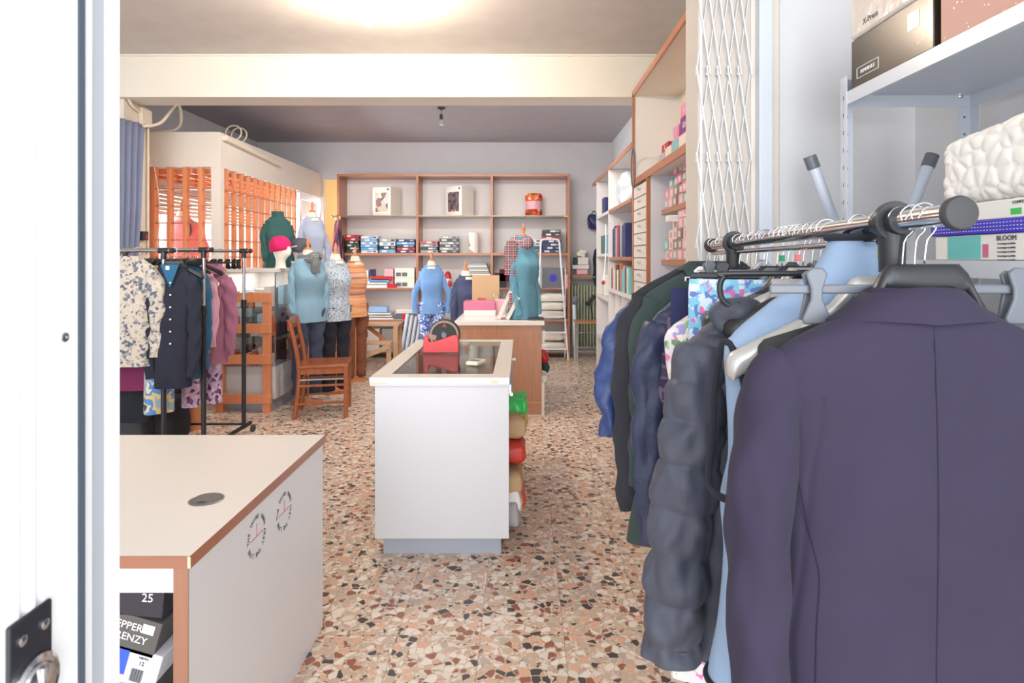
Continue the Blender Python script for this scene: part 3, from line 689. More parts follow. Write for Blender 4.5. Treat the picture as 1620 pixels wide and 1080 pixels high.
# folded stand with rubber-capped legs behind the metal shelving
st = thing('folding_stand', 'pale tubular folding stand with grey rubber feet, upended behind the metal shelving', 'stand', (1.03, 1.86, 0))
TD = 1.86
for (pa, pb) in (((1290, 250), (1322, 335)), ((1473, 250), (1440, 335))):
    a = P(pa[0], pa[1], TD); b_ = P(pb[0], pb[1], TD); dr_ = (b_ - a).normalized(); e_ = a + dr_ * ((a.z - .02) / -dr_.z)
    if e_.z < 0: pass
    e_ = a + dr_ * 0.75; o0 = Vector((1.03, 1.86, 0))
    y_ = Vector((0, .03 if pa[0] < 1400 else 0, 0))
    l_ = MB().tube([a - o0 + y_, e_ - o0 + y_], .0165, 16).build('leg', mat('pale_tube', (206, 214, 228), .3), st)
    MB().tube([a - dr_ * .012 - o0 + y_, a + dr_ * .03 - o0 + y_], .0195, 18).build('rubber_foot', 'grey_plastic', l_, bevel=.002)
m0 = P(1382, 480, TD) - Vector((1.03, 1.86, 0))
MB().tube([(m0.x - .04, .03, m0.z - .18), (m0.x - .1, .03, .02)], .015, 14).tube([(m0.x + .04, 0, m0.z - .18), (m0.x + .12, 0, .02)], .015, 14).tube([(m0.x - .06, .015, m0.z - .25), (m0.x + .08, .015, m0.z - .25)], .012, 12).build('lower_frame', 'pale_tube', st)
# ---------------------------------------------------------------- display booth with orange lattice
bo = thing('display_booth', 'walled display booth with a white fascia and orange lattice at the back left', 'booth', (-3.02, 6.0, 0))
def bb(x0, x1, y0, y1, z0, z1): return MB().box(x0 + 3.02, x1 + 3.02, y0 - 6.0, y1 - 6.0, z0, z1)
bb(-3.99, -3.02, 6.0, 6.04, 2.36, 2.71).build('fascia', 'wall_cream', bo, bevel=.003)
bb(-3.06, -3.02, 6.04, 9.07, 2.36, 2.71).build('fascia', 'wall_cream', bo, bevel=.003)
bb(-3.985, -3.06, 6.04, 9.07, 2.66, 2.70).build('roof', 'wall_grey', bo)
bb(-3.11, -3.02, 6.0, 6.09, 0, 2.36).build('corner_post', 'wall_cream', bo, bevel=.003)
bb(-3.76, -3.70, 6.0, 6.06, 0, 2.36).build('door_jamb', 'orange_wood', bo)
bb(-3.99, -3.11, 6.01, 6.04, 0, .95).build('front_wall', 'wall_cream', bo); bb(-3.05, -3.03, 6.09, 8.1, 0, .95).build('side_wall', 'wall_cream', bo)
bb(-3.985, -3.11, 6.06, 8.9, .85, .9).build('display_platform', 'wall_cream', bo)
def slats(name, lst): 
    for a in lst: bb(*a).build(name, 'orange_wood', bo, bevel=.002)
slats('lattice_slat', [(-3.70 + .155 * k, -3.665 + .155 * k, 5.99, 6.06, .95, 2.36) for k in range(4)])
slats('lattice_slat', [(-3.065, -3.022, 6.16 + .166 * k, 6.195 + .166 * k, .95, 2.36) for k in range(12)])
hz = MB()
for z in (1.12, 1.29, 1.46, 1.63, 1.80, 1.97, 2.14):
    hz.box(-.69, -.09, 0.0, .05, z - .006, z + .006); hz.box(-.05, -.0, .1, 2.05, z - .006, z + .006)
hz.build('lattice_rail', 'brown_wood', bo)
cl_ = MB()
for k in range(8): cl_.bar((-.95, .15 + .36 * k, 2.33), (-.06, .15 + .36 * k, 2.33), .025, .05)
for k in range(5): cl_.bar((-.92 + .2 * k, .06, 2.33), (-.92 + .2 * k, 2.9, 2.33), .025, .05)
cl_.build('ceiling_lattice', 'orange_wood', bo)
dr = thing('glazed_door', 'white-framed glazed door at the far end of the display booth', 'door', (-3.02, 8.16, 0))
g = MB()
for (y0, y1, z0, z1) in ((0, .07, 0, 2.34), (.80, .88, 0, 2.34), (.07, .80, 2.26, 2.34), (.07, .80, 1.70, 1.78), (.07, .80, 0, .25)): g.box(-.045, 0, y0, y1, z0, z1)
g.build('door_frame', 'white_paint', dr, bevel=.003)
MB().box(-.025, -.02, .07, .80, .25, 1.70).build('pane', 'glass', dr, smooth=False); MB().box(-.025, -.02, .07, .80, 1.78, 2.26).build('pane', 'glass', dr, smooth=False)
MB().box(0, .04, .03, .05, 1.68, 1.72).build('handle', 'black_plastic', dr, bevel=.004)
# glass display cabinet
cb = thing('glass_cabinet', 'glass display cabinet with an orange front rack, stocked with small boxes', 'cabinet', (-2.88, 5.7, 0))
CW, CD, CH = .54, .85, 1.35
mb = MB(); mb.box(0, CW, 0, CD, CH - .035, CH).build('top_board', 'laminate_cream', cb, bevel=.003)
MB().box(0, .03, 0, CD, .42, CH - .035).build('end_panel', 'laminate_cream', cb); MB().box(.03, CW, CD - .02, CD, .42, CH - .035).build('back_panel', 'laminate_cream', cb)
MB().box(.0, CW, 0, CD, .11, .42).build('base_cupboard', 'laminate_grey', cb, bevel=.002); MB().box(.03, CW - .03, .03, CD - .03, 0, .11).build('plinth', 'plinth_grey', cb)
lamp('cabinet_fill_lamp', 'AREA', (-2.6, 6.1, 1.30), 2.5, (1, .97, .92), .4, (0, 0, 0), .6)  # added fill, no such lamp seen; lifts the dark cabinet interior
for z in (.70, .98): MB().box(.03, CW - .004, .008, CD - .02, z - .006, z).build('glass_shelf', 'glass_tint', cb, smooth=False)
MB().box(.03, CW - .004, 0, .005, .42, CH - .035).build('front_pane', 'glass', cb, smooth=False); MB().box(CW - .004, CW, .0, CD, .42, CH - .035).build('side_pane', 'glass', cb, smooth=False)
MB().box(CW - .008, CW + .001, -.002, .006, .42, CH - .035).build('corner_trim', 'steel', cb)
orx = thing('wooden_rack', 'orange painted ladder-like wooden rack in front of the glass cabinet', 'rack', (-2.88, 5.64, 0))
for (x) in (.0, .44): MB().box(x, x + .07, 0, .05, 0, 1.12).build('upright', 'orange_wood', orx, bevel=.002)
for z in (1.08, .79, .50, .13): MB().box(-.02, .53, -.02, 0, z - .045, z + .045).build('crossbar', 'orange_wood', orx, bevel=.002)
random.seed(11)
mat('cos_white', (232, 226, 214), .4); mat('cos_orange', (226, 120, 70), .4); mat('cos_pink', (224, 188, 178), .4); mat('cos_brown', (120, 86, 70), .4); mat('cos_blue', (150, 190, 210), .4); mat('cos_green', (92, 112, 100), .5); mat('cos_purple', (96, 60, 86), .5)
lv = ['bottom', 'middle', 'top']
cnt = 0
for li, z in enumerate((.421, .701, .981)):
    x = .06; r = 0
    while x < CW - .08:
        w_ = random.uniform(.045, .075); h_ = random.uniform(.07, .2)
        for row, yy in enumerate((.06, .40, .62)):
            m_ = random.choice(['cos_white', 'cos_white', 'cos_pink', 'cos_brown', 'cos_green', 'cos_purple', 'cos_white', 'cos_orange']) if row == 0 else random.choice(['cos_brown', 'cos_white', 'cos_blue', 'cos_purple', 'cos_pink'])
            o = MB().box(-w_ / 2, w_ / 2, 0, .12, 0, h_).build('carton', m_, bevel=.002, loc=(-2.88 + x + w_ / 2, 5.7 + yy, z))
            tag(o, '%s %s carton, %s level of the glass cabinet, %s' % ({'cos_white': 'white', 'cos_orange': 'orange', 'cos_pink': 'pink', 'cos_brown': 'brown', 'cos_green': 'green', 'cos_purple': 'purple', 'cos_blue': 'pale blue'}[m_], 'tall' if h_ > .13 else 'low', lv[li], ORD[r] + [' in front row', ' in middle row', ' in rear row'][row]), 'box', 'small cartons in the glass cabinet')
        x += w_ + .012; r += 1
# light bulbs
def bulb(name, label, X, Y, zc, lit):
    t = thing(name, label, 'lamp', (X, Y, zc))
    drop = CE - zc
    MB().tube([(0, 0, drop), (.004, 0, drop * .6), (0, 0, .06)], .004, 8).build('cord', 'black_plastic', t)
    MB().lathe([(.045, 0), (.045, -.015), (.012, -.03), (.001, -.03)], (0, 0, drop), 20).build('ceiling_rose', 'white_plastic' if lit else 'black_plastic', t)
    MB().lathe([(.012, .09), (.019, .08), (.021, .03), (.001, .03)], (0, 0, 0), 20).build('socket', 'white_plastic' if lit else 'black_plastic', t)
    b_ = MB().lathe([(.013, .032), (.014, .02), (.024, -.005), (.030, -.03), (.029, -.045), (.018, -.062), (.001, -.068)], (0, 0, 0), 24).build('light_bulb', emit('bulb_glow', (255, 238, 214), 1150) if lit else 'glass', t)
    return t
bulb('ceiling_bulb', 'lit bare bulb hanging from the front ceiling', XX(583, 3.84), 3.84, 3.0, True)
bulb('ceiling_bulb', 'unlit bare bulb in a black holder on the back ceiling', XX(698, 6.98), 6.98, 3.03, False)
# ================================================================ SOFT GOODS
fabric('blazer_navy', (51, 46, 64), .07, 900, .3); fabric('blazer_seam', (38, 35, 50), .05)
fabric('fleece_blue', (146, 168, 196), .05, 700, .5)
fabric('trim_black', (44, 46, 54), .1, 500)
mat('puffer_grey', (66, 69, 82), .6, 0, (60, .35, .004), .1, 9, .03)
mat('puffer_navy', (44, 52, 80), .5, 0, (50, .45, .005), .12, 9)
mat('puffer_blue', (46, 66, 118), .45, 0, (40, .5, .006), .12, 9)
fabric('fleece_green', (58, 72, 68), .08)
fabric('coat_black', (52, 52, 58), .1)
fabric('trouser_navy', (50, 52, 88), .06, 800, .3)
plaid('plaid_plum', (70, 54, 82), [(0, .03, .008, 0, (110, 90, 120)), (2, .03, .008, 0, (96, 84, 116)), (2, .06, .02, .3, (50, 40, 66))])
fabric('maroon', (104, 42, 62), .1)
ramp_mat('floral_bright', [(0, (214, 206, 208)), (.42, (222, 124, 172)), (.52, (234, 220, 226)), (.68, (150, 186, 130)), (.76, (160, 150, 200)), (.84, (232, 228, 206)), (.95, (112, 146, 112))], 'voronoi', 75, distort=.03)
ramp_mat('floral_aqua', [(0, (126, 184, 212)), (.4, (200, 212, 222)), (.62, (96, 124, 186)), (.78, (206, 110, 160)), (.85, (140, 196, 214))], 'voronoi', 80, distort=.03)
fabric('pink_cotton', (228, 196, 202), .05)
fabric('knit_blue', (50, 100, 134), .12, 220, .9)
fabric('cardigan_navy', (44, 46, 58), .1, 300, .8)
fabric('mauve', (160, 106, 130), .12, 260, .8)
ramp_mat('floral_cream', [(0, (190, 180, 164)), (.36, (108, 112, 126)), (.48, (196, 186, 170)), (.64, (156, 148, 140)), (.76, (196, 186, 172)), (.9, (84, 92, 112))], 'voronoi', 60, distort=.02)
ramp_mat('floral_mauve', [(0, (190, 164, 196)), (.4, (112, 84, 120)), (.58, (216, 200, 220)), (.78, (120, 40, 80)), (.88, (200, 180, 206))], 'voronoi', 34, distort=.03)
ramp_mat('leaf_print', [(0, (150, 176, 190)), (.42, (222, 196, 136)), (.52, (96, 140, 200)), (.62, (216, 210, 180)), (.7, (70, 84, 96))], 'noise', 9, distort=.06)
fabric('magenta_knit', (116, 46, 82), .12)
fabric('dark_grey_knit', (72, 72, 76), .15)
fabric('sweater_sky', (128, 162, 180), .05, 260, .6)
ramp_mat('melange', [(0, (66, 84, 104)), (.35, (150, 162, 176)), (.5, (196, 204, 212)), (.65, (96, 112, 132))], 'noise', 90, stretch=(1, 1, .5), bs=.6)
ramp_mat('stripe_rust', [(0, (176, 96, 60)), (.28, (120, 84, 96)), (.42, (222, 142, 92)), (.52, (236, 178, 130)), (.6, (150, 104, 108)), (.74, (212, 120, 76)), (1, (124, 84, 92))], 'noise', 13, stretch=(.03, .03, 1), const=False, bs=.6)
fabric('trouser_slate', (66, 72, 92), .08); fabric('trouser_black', (40, 42, 50), .08); fabric('trouser_brown', (128, 80, 60), .1, 60, .6)
fabric('green_teal', (52, 88, 84), .08); fabric('grey_blue_sweater', (172, 180, 200), .05); fabric('coral', (222, 124, 124), .08)
fabric('azure', (118, 156, 204), .06, 260, .5); fabric('indigo', (76, 82, 110), .06, 260, .5); fabric('teal_robe', (106, 156, 176), .1, 160, .9)
ramp_mat('paisley_blue', [(0, (230, 238, 250)), (.4, (78, 110, 190)), (.52, (220, 230, 246)), (.6, (110, 150, 220))], 'noise', 16, distort=.05)
plaid('tartan_pink', (222, 116, 142), [(0, .045, .016, 0, (120, 118, 118)), (2, .045, .016, 0, (110, 108, 108)), (0, .045, .004, .4, (40, 38, 40)), (2, .045, .004, .4, (40, 38, 40)), (0, .045, .002, .6, (220, 214, 196)), (2, .045, .002, .6, (220, 214, 196))])
ramp_mat('spotted_dark', [(0, (240, 226, 214)), (.22, (186, 60, 80)), (.36, (52, 36, 62))], 'dots', 52)
ramp_mat('spotted_grey', [(0, (206, 206, 200)), (.25, (110, 112, 112))], 'dots', 60)
fabric('beanie_magenta', (206, 40, 102), .08, 200, .8); fabric('beanie_grey', (84, 84, 92), .1, 200, .8)
mat('foam', (240, 234, 222), .7)
fabric('curtain_blue', (134, 142, 170), .05)
# ---- garment builder: origin at the collar, width along X
def ring_at(hl, hr, th, z, seg, fold=0, ph=0, e=.75, yo=0, side=None):
    out = []
    for k in range(seg):
        a = 2 * math.pi * k / seg; c, s = math.cos(a), math.sin(a)
        x = math.copysign(abs(c) ** e, c) * (hr if c > 0 else hl); y = math.copysign(abs(s) ** .9, s) * th
        f = fold * (math.sin(x * 42 + ph + 1.3 * noise.noise(Vector((x * 6, z * 2.5, ph)))) * .6 + noise.noise(Vector((x * 14 + ph, z * 4, 7))) * 1.1)
        out.append(Vector((x, y + yo + f * (1 if s < 0 else .8) * min(1, abs(s) * 1.6), z)))
    return out
def body_mb(rows, seg=64, sub=8, fold=.012, ph=0, puff=0, pitch=.085, top_open=True):
    """rows: (z, half left, half right, half thickness[, y offset])"""
    mb = MB(); rings = []; ztop = rows[0][0]; zb = rows[-1][0]
    n = len(rows)
    def cat(i, t, j):
        g = lambda q: rows[max(0, min(n - 1, q))][j] if j < len(rows[max(0, min(n - 1, q))]) else 0
        a, b_, c, d = g(i - 1), g(i), g(i + 1), g(i + 2)
        return .5 * (2 * b_ + (c - a) * t + (2 * a - 5 * b_ + 4 * c - d) * t * t + (3 * b_ - a - 3 * c + d) * t ** 3)
    for i in range(n - 1):
        for q in range(sub if i < n - 2 else sub + 1):
            t = q / sub; z = rows[i][0] * (1 - t) + rows[i + 1][0] * t
            v = [cat(i, t, j) for j in (1, 2, 3, 4)]
            p = puff * abs(math.sin((z - ztop) * math.pi / pitch)) ** .4
            fz = fold * min(1, .25 + (ztop - z) * 1.6)
            rings.append(ring_at(v[0] + p * .5, v[1] + p * .5, v[2] + p, z, seg, fz, ph, yo=v[3]))
    # turned-in hem and collar opening give the cloth its thickness
    def inset(r, dz, s):
        c = sum(r, Vector()) / len(r); return [Vector((c.x + (q.x - c.x) * s, c.y + (q.y - c.y) * s, q.z + dz)) for q in r]
    rings = [inset(rings[0], -.03, .86), inset(rings[0], -.002, .93)] + rings + [inset(rings[-1], .002, .97), inset(rings[-1], .05, .93)]
    return mb.loft(rings, True, True)
def smooth_path(pts, k=6):
    pts = [Vector(p) for p in pts]; out = []; n = len(pts)
    for i in range(n - 1):
        a, b_, c, d = pts[max(i - 1, 0)], pts[i], pts[i + 1], pts[min(i + 2, n - 1)]
        for q in range(k):
            t = q / k; out.append(.5 * (2 * b_ + (c - a) * t + (2 * a - 5 * b_ + 4 * c - d) * t * t + (3 * b_ - a - 3 * c + d) * t ** 3))
    return out + [pts[-1]]
def sleeve_mb(pts, rads, seg=28, k=10, puff=0, pitch=.09, wr=.006, ph=0, flat=.7):
    path = smooth_path(pts, k); n = len(path)
    rs = []
    L = 0; prev = path[0]
    rings = []
    for i, p in enumerate(path):
        L += (p - prev).length; prev = p
        u = i / (n - 1) * (len(rads) - 1); a = int(min(u, len(rads) - 2)); r = rads[a] * (1 - (u - a)) + rads[a + 1] * (u - a)
        r += puff * (abs(math.sin((L + .012 * math.sin(L * 9)) * math.pi / pitch)) ** .38 - .5)
        t = (path[min(i + 1, n - 1)] - path[max(i - 1, 0)]).normalized(); nx = Vector((1, 0, 0)) - t * t.x; nx.normalize(); ny = t.cross(nx)
        ring = []
        for q in range(seg):
            th = 2 * math.pi * q / seg
            w_ = wr * noise.noise(Vector((math.cos(th) * 1.4 + ph, math.sin(th) * 1.4, L * 16))) * 2 + wr * .8 * math.sin(L * 38 + 2 * math.cos(th + ph) * 2)
            if puff: w_ += puff * .5 * noise.noise(Vector((math.cos(th) * 2.5 + ph, math.sin(th) * 2.5, L * 26)))
            ring.append(p + nx * math.cos(th) * (r + w_) + ny * math.sin(th) * (r * flat + w_))
        rings.append(ring)
    def inset(r, s, dz): 
        c = sum(r, Vector()) / len(r); return [c + (q - c) * s + Vector((0, 0, dz)) for q in r]
    rings = rings + [inset(rings[-1], .9, 0), inset(rings[-1], .82, .03)]
    return MB().loft(rings)
def std_rows(W_, L, drop=.05, th=.06, hem=None, neck=.07):
    h = W_ / 2; hem = hem or h * .95
    return [(0, neck, neck, .035), (-.012, neck * 1.3, neck * 1.3, .035), (-drop * .6, h * .72, h * .72, .03), (-drop * 1.05, h * .97, h * .97, .032), (-drop - .05, h, h, th * .75), (-drop - .16, h * .93, h * .93, th), (-L * .55, h * .9, h * .9, th * 1.05), (-L, hem, hem, th * 1.15)]
def garment(name, label, cat, loc, rz, m, W_=.44, L=.65, drop=.06, th=.06, sl=None, sr=.055, group=None, ph=0, fold=.012, puff=0, hem=None, collar=None, extra=None, rows=None, slm=None, neck=.07, flat=.7, sleeves=True, wr=.006):
    t = thing(name, label, cat, loc, rz, group)
    body_mb(rows or std_rows(W_, L, drop, th, hem, neck), ph=ph, fold=fold, puff=puff).build('body', m, t, ang=70)
    if sleeves:
        sl = sl or [(-W_ / 2 + .03, 0, -drop - .025), (-W_ / 2 - .005, -.012, -drop - .14), (-W_ / 2 - .015, -.015, -L * .6), (-W_ / 2 - .005, -.02, -L * .92)]
        for sg in (1, -1):
            pts = [(p[0] * sg, p[1], p[2]) for p in sl] if not isinstance(sl[0][0], (tuple, list)) else sl[0 if sg == 1 else 1]
            sleeve_mb(pts, sr if isinstance(sr, list) else [sr * .9, sr * 1.1, sr * .95, sr * .8, sr * .7], puff=puff * 1.1, ph=ph + sg, flat=flat, wr=wr).build('sleeve', slm or m, t, ang=75)
    if collar:
        c = MB(); hgt, out = collar; path = []
        rr = []
        for (r, z) in ((neck * .85, -.01), (neck * .95, hgt), (neck * 1.12, hgt + .004), (neck * 1.35, hgt * .4), (neck * 1.6 * out, -hgt * .8), (neck * 1.5 * out, -hgt * .85), (neck * 1.1, 0)):
            rr.append([Vector((math.cos(a) * r, math.sin(a) * r * .55, z - (.02 if math.sin(a) < -.5 else 0))) for a in [2 * math.pi * k / 32 for k in range(32)]])
        c.loft(rr, False, False).build('collar', m, t, ang=70)
    if extra: extra(t)
    return t
# ---- hangers: origin at the bar centre
def hook(t, R_=.021, drop=.062, m='chrome', tilt=0):
    pts = [(-.017, 0, -.004)] + [(-R_ * math.cos(a), 0, R_ * math.sin(a)) for a in [R(20 + 14 * k) for k in range(12)]] + [(R_ * .75, 0, -.018), (.004, 0, -.034), (0, 0, -drop)]
    MB().tube(smooth_path([Vector(p) for p in pts], 3), .0014, 8).build('hook', m, t, ang=180)
def coat_hanger(name, label, loc, rz, m, half=.21, drop=.10, z0=-.06, thick=.010, wide=.024, neckw=.05, neckh=.035, group=None, tip=.02):
    t = thing(name, label, 'hanger', loc, rz, group); hook(t, drop=-z0)
    rings = []
    N = 40
    for i in range(N + 1):
        u = -1 + 2 * i / N; x = u * half; au = abs(x)
        if au < neckw: z = z0; 
        else:
            v = (au - neckw) / (half - neckw); z = z0 - neckh * min(1, v * 4.5) ** .8 - (drop - neckh) * v ** 1.15
        hz = .010 + (.018 if au < neckw else .006) * (1 - min(1, au / neckw) * .3) + tip * .35 * (au / half) ** 2
        hy = thick + (wide - thick) * (au / half) ** 2
        rings.append([Vector((x, math.cos(a) * hy + .02 * (au / half) ** 2, z - hz + math.sin(a) * hz)) for a in [2 * math.pi * k / 14 for k in range(14)]])
    c0 = sum(rings[0], Vector()) / 14; c1 = sum(rings[-1], Vector()) / 14
    rings = [[c0 + (q - c0) * .6 - Vector((.008, 0, 0)) for q in rings[0]]] + rings + [[c1 + (q - c1) * .6 + Vector((.008, 0, 0)) for q in rings[-1]]]
    MB().loft(rings).build('shoulders', m, t, ang=60)
    return t
def clip_hanger(name, label, loc, rz, m='grey_plastic', cm=None, half=.20, z0=-.105, group=None, clips=(-.145, .145), cs=1.0):
    t = thing(name, label, 'hanger', loc, rz, group); hook(t, drop=-z0 - .0)
    MB().box(-half, half, -.004, .004, z0 - .014, z0).build('bar', m, t, bevel=.003)
    MB().prism([(-.03, z0), (-.008, z0 + .025), (.008, z0 + .025), (.03, z0)], 1, -.004, .004).build('neck', m, t, bevel=.002)
    for x in clips:
        c = MB(); s = cs
        c.prism([(x - .017 * s, z0 + .017 * s), (x - .008 * s, z0 + .026 * s), (x + .008 * s, z0 + .026 * s), (x + .017 * s, z0 + .017 * s), (x + .009 * s, z0 - .006 * s), (x + .009 * s, z0 - .022 * s), (x + .022 * s, z0 - .052 * s), (x + .020 * s, z0 - .060 * s), (x - .020 * s, z0 - .060 * s), (x - .022 * s, z0 - .052 * s), (x - .009 * s, z0 - .022 * s), (x - .009 * s, z0 - .006 * s)], 1, -.013, -.006)
        k = c.build('clip', cm or 'black_plastic', t, bevel=.003)
        MB().prism([(x - .014 * s, z0 + .015 * s), (x - .006 * s, z0 + .021 * s), (x + .006 * s, z0 + .021 * s), (x + .014 * s, z0 + .015 * s), (x + .008 * s, z0 - .004 * s), (x + .018 * s, z0 - .055 * s), (x - .018 * s, z0 - .055 * s), (x - .008 * s, z0 - .004 * s)], 1, .006, .012).build('clip_jaw', cm or 'black_plastic', k, bevel=.002)
    return t
# ---------------------------------------------------------------- right clothes rail
def bX(d): return .584 + (d - .8) * .026
def bZ(d): return 1.510 - (d - .8) * .0165
rk = thing('clothes_rail', 'chrome and black clothes rail loaded with jackets, right foreground', 'clothes rail', (bX(1.35), 1.35, 0))
o_ = Vector((bX(1.35), 1.35, 0))
def rl_(d, dx=0, dz=0): return Vector((bX(d) + dx, d, bZ(d) + dz)) - o_
MB().cyl(rl_(.80), rl_(1.95), .0155, .0155, 28).build('top_bar', 'chrome', rk)
MB().cyl(rl_(.99, 0, -.030), rl_(1.93, 0, -.026), .006, .006, 14).build('lower_bar', 'chrome', rk)
for d, sg in ((.80, -1), (1.95, 1)):
    ax = (rl_(1.95) - rl_(.8)).normalized(); mt = ax.to_track_quat('Z', 'Y').to_matrix().to_4x4()
    if sg < 0: mt = (-ax).to_track_quat('Z', 'Y').to_matrix().to_4x4()
    MB().lathe([(.021, -.012), (.0225, -.009), (.0235, 0), (.0215, .004), (.018, .0055), (.001, .0058)], rl_(d), 36, mt).build('end_cap', 'rubber', rk)
for d in (.955, 1.73):
    c = MB(); a = rl_(d - .03); b_ = rl_(d + .03); c.cyl(a, b_, .0215, .0215, 28); c.cyl(rl_(d - .012), rl_(d + .0), .032, .032, 28)
    c.cyl(rl_(d, 0, 0), rl_(d, 0, -.080), .0205, .0185, 24).build('clamp', 'black_plastic', rk, bevel=.001)
    MB().cyl(rl_(d, 0, -.07), Vector((rl_(d).x, d - 1.35, .75)), .0145, .0145, 20).build('upright', 'chrome', rk)
    MB().cyl(Vector((rl_(d).x, d - 1.35, .78)), Vector((rl_(d).x, d - 1.35, .09)), .0175, .0175, 20).build('upright', 'black_metal', rk)
    MB().tube([(rl_(d).x - .21, d - 1.35, .075), (rl_(d).x + .21, d - 1.35, .075)], .014, 12).build('foot', 'black_metal', rk)
    for sx in (-.2, .2):
        MB().cyl((rl_(d).x + sx, d - 1.35 - .012, .028), (rl_(d).x + sx, d - 1.35 + .012, .028), .028, .028, 20).build('caster', 'rubber', rk, bevel=.003)
MB().cyl((rl_(.955).x, .955 - 1.35, .12), (rl_(1.73).x, 1.73 - 1.35, .12), .011, .011, 12).build('base_bar', 'black_metal', rk)
def hp(d, dz=0): return (bX(d), d, bZ(d) + dz)
mat('tag_pink', (250, 130, 130), .5); mat('tag_green', (40, 150, 110), .5); mat('tag_yellow', (206, 206, 96), .5)
def size_tag(t, m, z=-.05): MB().box(-.006, .006, -.003, .003, z - .008, z + .006).build('size_marker', m, t, bevel=.001)
# --- navy blazer, nearest
BZ = .865
coat_hanger('coat_hanger', 'black broad-necked plastic hanger holding the navy blazer', (.584, .872, bZ(.87)), 0, 'black_plastic', half=.20, drop=.13, z0=-.067, neckw=.056, neckh=.05)
def blazer_extra(t):
    # folded collar at the back of the neck
    rr = []
    for (hx, hy, z) in ((.058, .030, -.006), (.062, .036, .002), (.070, .043, .002), (.088, .050, -.014), (.118, .056, -.034), (.122, .0565, -.037), (.119, .050, -.037)):
        rr.append([Vector((math.cos(a) * hx, math.sin(a) * hy, z - .010 * abs(math.cos(a)) ** 2 - (.012 * (1 - abs(math.cos(a)))) * (z < -.01))) for a in [2 * math.pi * k / 64 for k in range(64)]])
    MB().loft(rr, False, False).build('collar', 'blazer_navy', t, ang=80)
bl_rows = [(0, .060, .060, .028), (-.020, .076, .076, .034, -.004), (-.040, .106, .106, .036, -.008), (-.060, .150, .150, .038, -.010), (-.078, .184, .184, .038, -.010), (-.098, .206, .206, .040, -.010), (-.115, .211, .211, .046, -.004), (-.16, .206, .206, .062, .010), (-.26, .194, .194, .078, .024), (-.40, .188, .188, .080, .024), (-.55, .196, .196, .082, .026), (-.74, .214, .214, .086, .028)]
bz = thing('blazer', 'navy blue blazer seen from the back, nearest the camera on the right rail', 'blazer', (.563, BZ, 1.408), R(0))
bb_ = body_mb(bl_rows, seg=260, sub=12, fold=.006, ph=.4)
for v in bb_.bm.verts:
    if v.co.y < 0:
        v.co.y += .0045 * math.exp(-(v.co.x / .004) ** 2)                     # pressed centre seam
        v.co.y += .003 * math.exp(-((abs(v.co.x) - (.150 + .03 * max(0, min(1, (-.2 - v.co.z) / .3)))) / .004) ** 2) * (1 if v.co.z < -.15 else 0)
        dg_ = abs(v.co.x) * 1.0 + (v.co.z + .12) * .75
        v.co.y += .007 * math.sin(dg_ * 30) * math.exp(-((v.co.z + .30) / .17) ** 2) * min(1, abs(v.co.x) * 12)
def seam_pts(bm, xf, z0, z1, n=60, off=.0004):
    vs = [v.co for v in bm.verts if v.co.y < -.02]; out = []
    for k in range(n):
        z = z0 + (z1 - z0) * k / (n - 1); x = xf(z)
        q = min(vs, key=lambda c: (c.x - x) ** 2 + (c.z - z) ** 2); out.append(Vector((x, q.y - off, z)))
    for _ in range(3): out = [out[0]] + [(a + b_ * 2 + c) / 4 for a, b_, c in zip(out, out[1:], out[2:])] + [out[-1]]
    return out
sm_ = [seam_pts(bb_.bm, lambda z: 0, -.03, -.735)] + [seam_pts(bb_.bm, lambda z, s=s_: s * (.178 - .028 * min(1, (-.25 - z) / .15) + .01 * max(0, (-.4 - z) / .3)), -.25, -.735) for s_ in (-1, 1)]
bb_.build('body', 'blazer_navy', bz, ang=80)
for p_ in sm_: MB().tube(p_, .0011, 6).build('seam', 'blazer_seam', bz, ang=180)
blazer_extra(bz)
for sg in (-1, 1):
    sleeve_mb([(sg * .178, .0, -.104), (sg * .198, -.002, -.135), (sg * .212, -.004, -.20), (sg * .224, -.008, -.32), (sg * .230, -.016, -.44), (sg * .230, -.024, -.56), (sg * .228, -.026, -.66)], [.030, .042, .046, .045, .042, .039, .037], seg=48, k=12, wr=.0026, ph=sg * 1.7, flat=.95).build('sleeve', 'blazer_navy', bz, ang=80)
# --- hangers between blazer and vest
coat_hanger('coat_hanger', 'black velvet-covered hanger directly behind the navy blazer', hp(.93), R(0), 'velvet_black', half=.204, drop=.088, z0=-.098, wide=.014, tip=.02, neckh=.04)
clip_hanger('clip_hanger', 'grey trouser hanger with a big black clip, behind the navy blazer', hp(.900), 0, 'grey_plastic', 'grey_plastic', half=.216, z0=-.098, clips=(-.150, .150), cs=.98)
h_ = coat_hanger('coat_hanger', 'silver plastic hanger sticking out in front of the light blue vest', hp(.985), 0, 'silver_plastic', half=.238, drop=.128, z0=-.086, wide=.020, tip=.03, neckh=.035, neckw=.045)
size_tag(h_, 'tag_yellow')
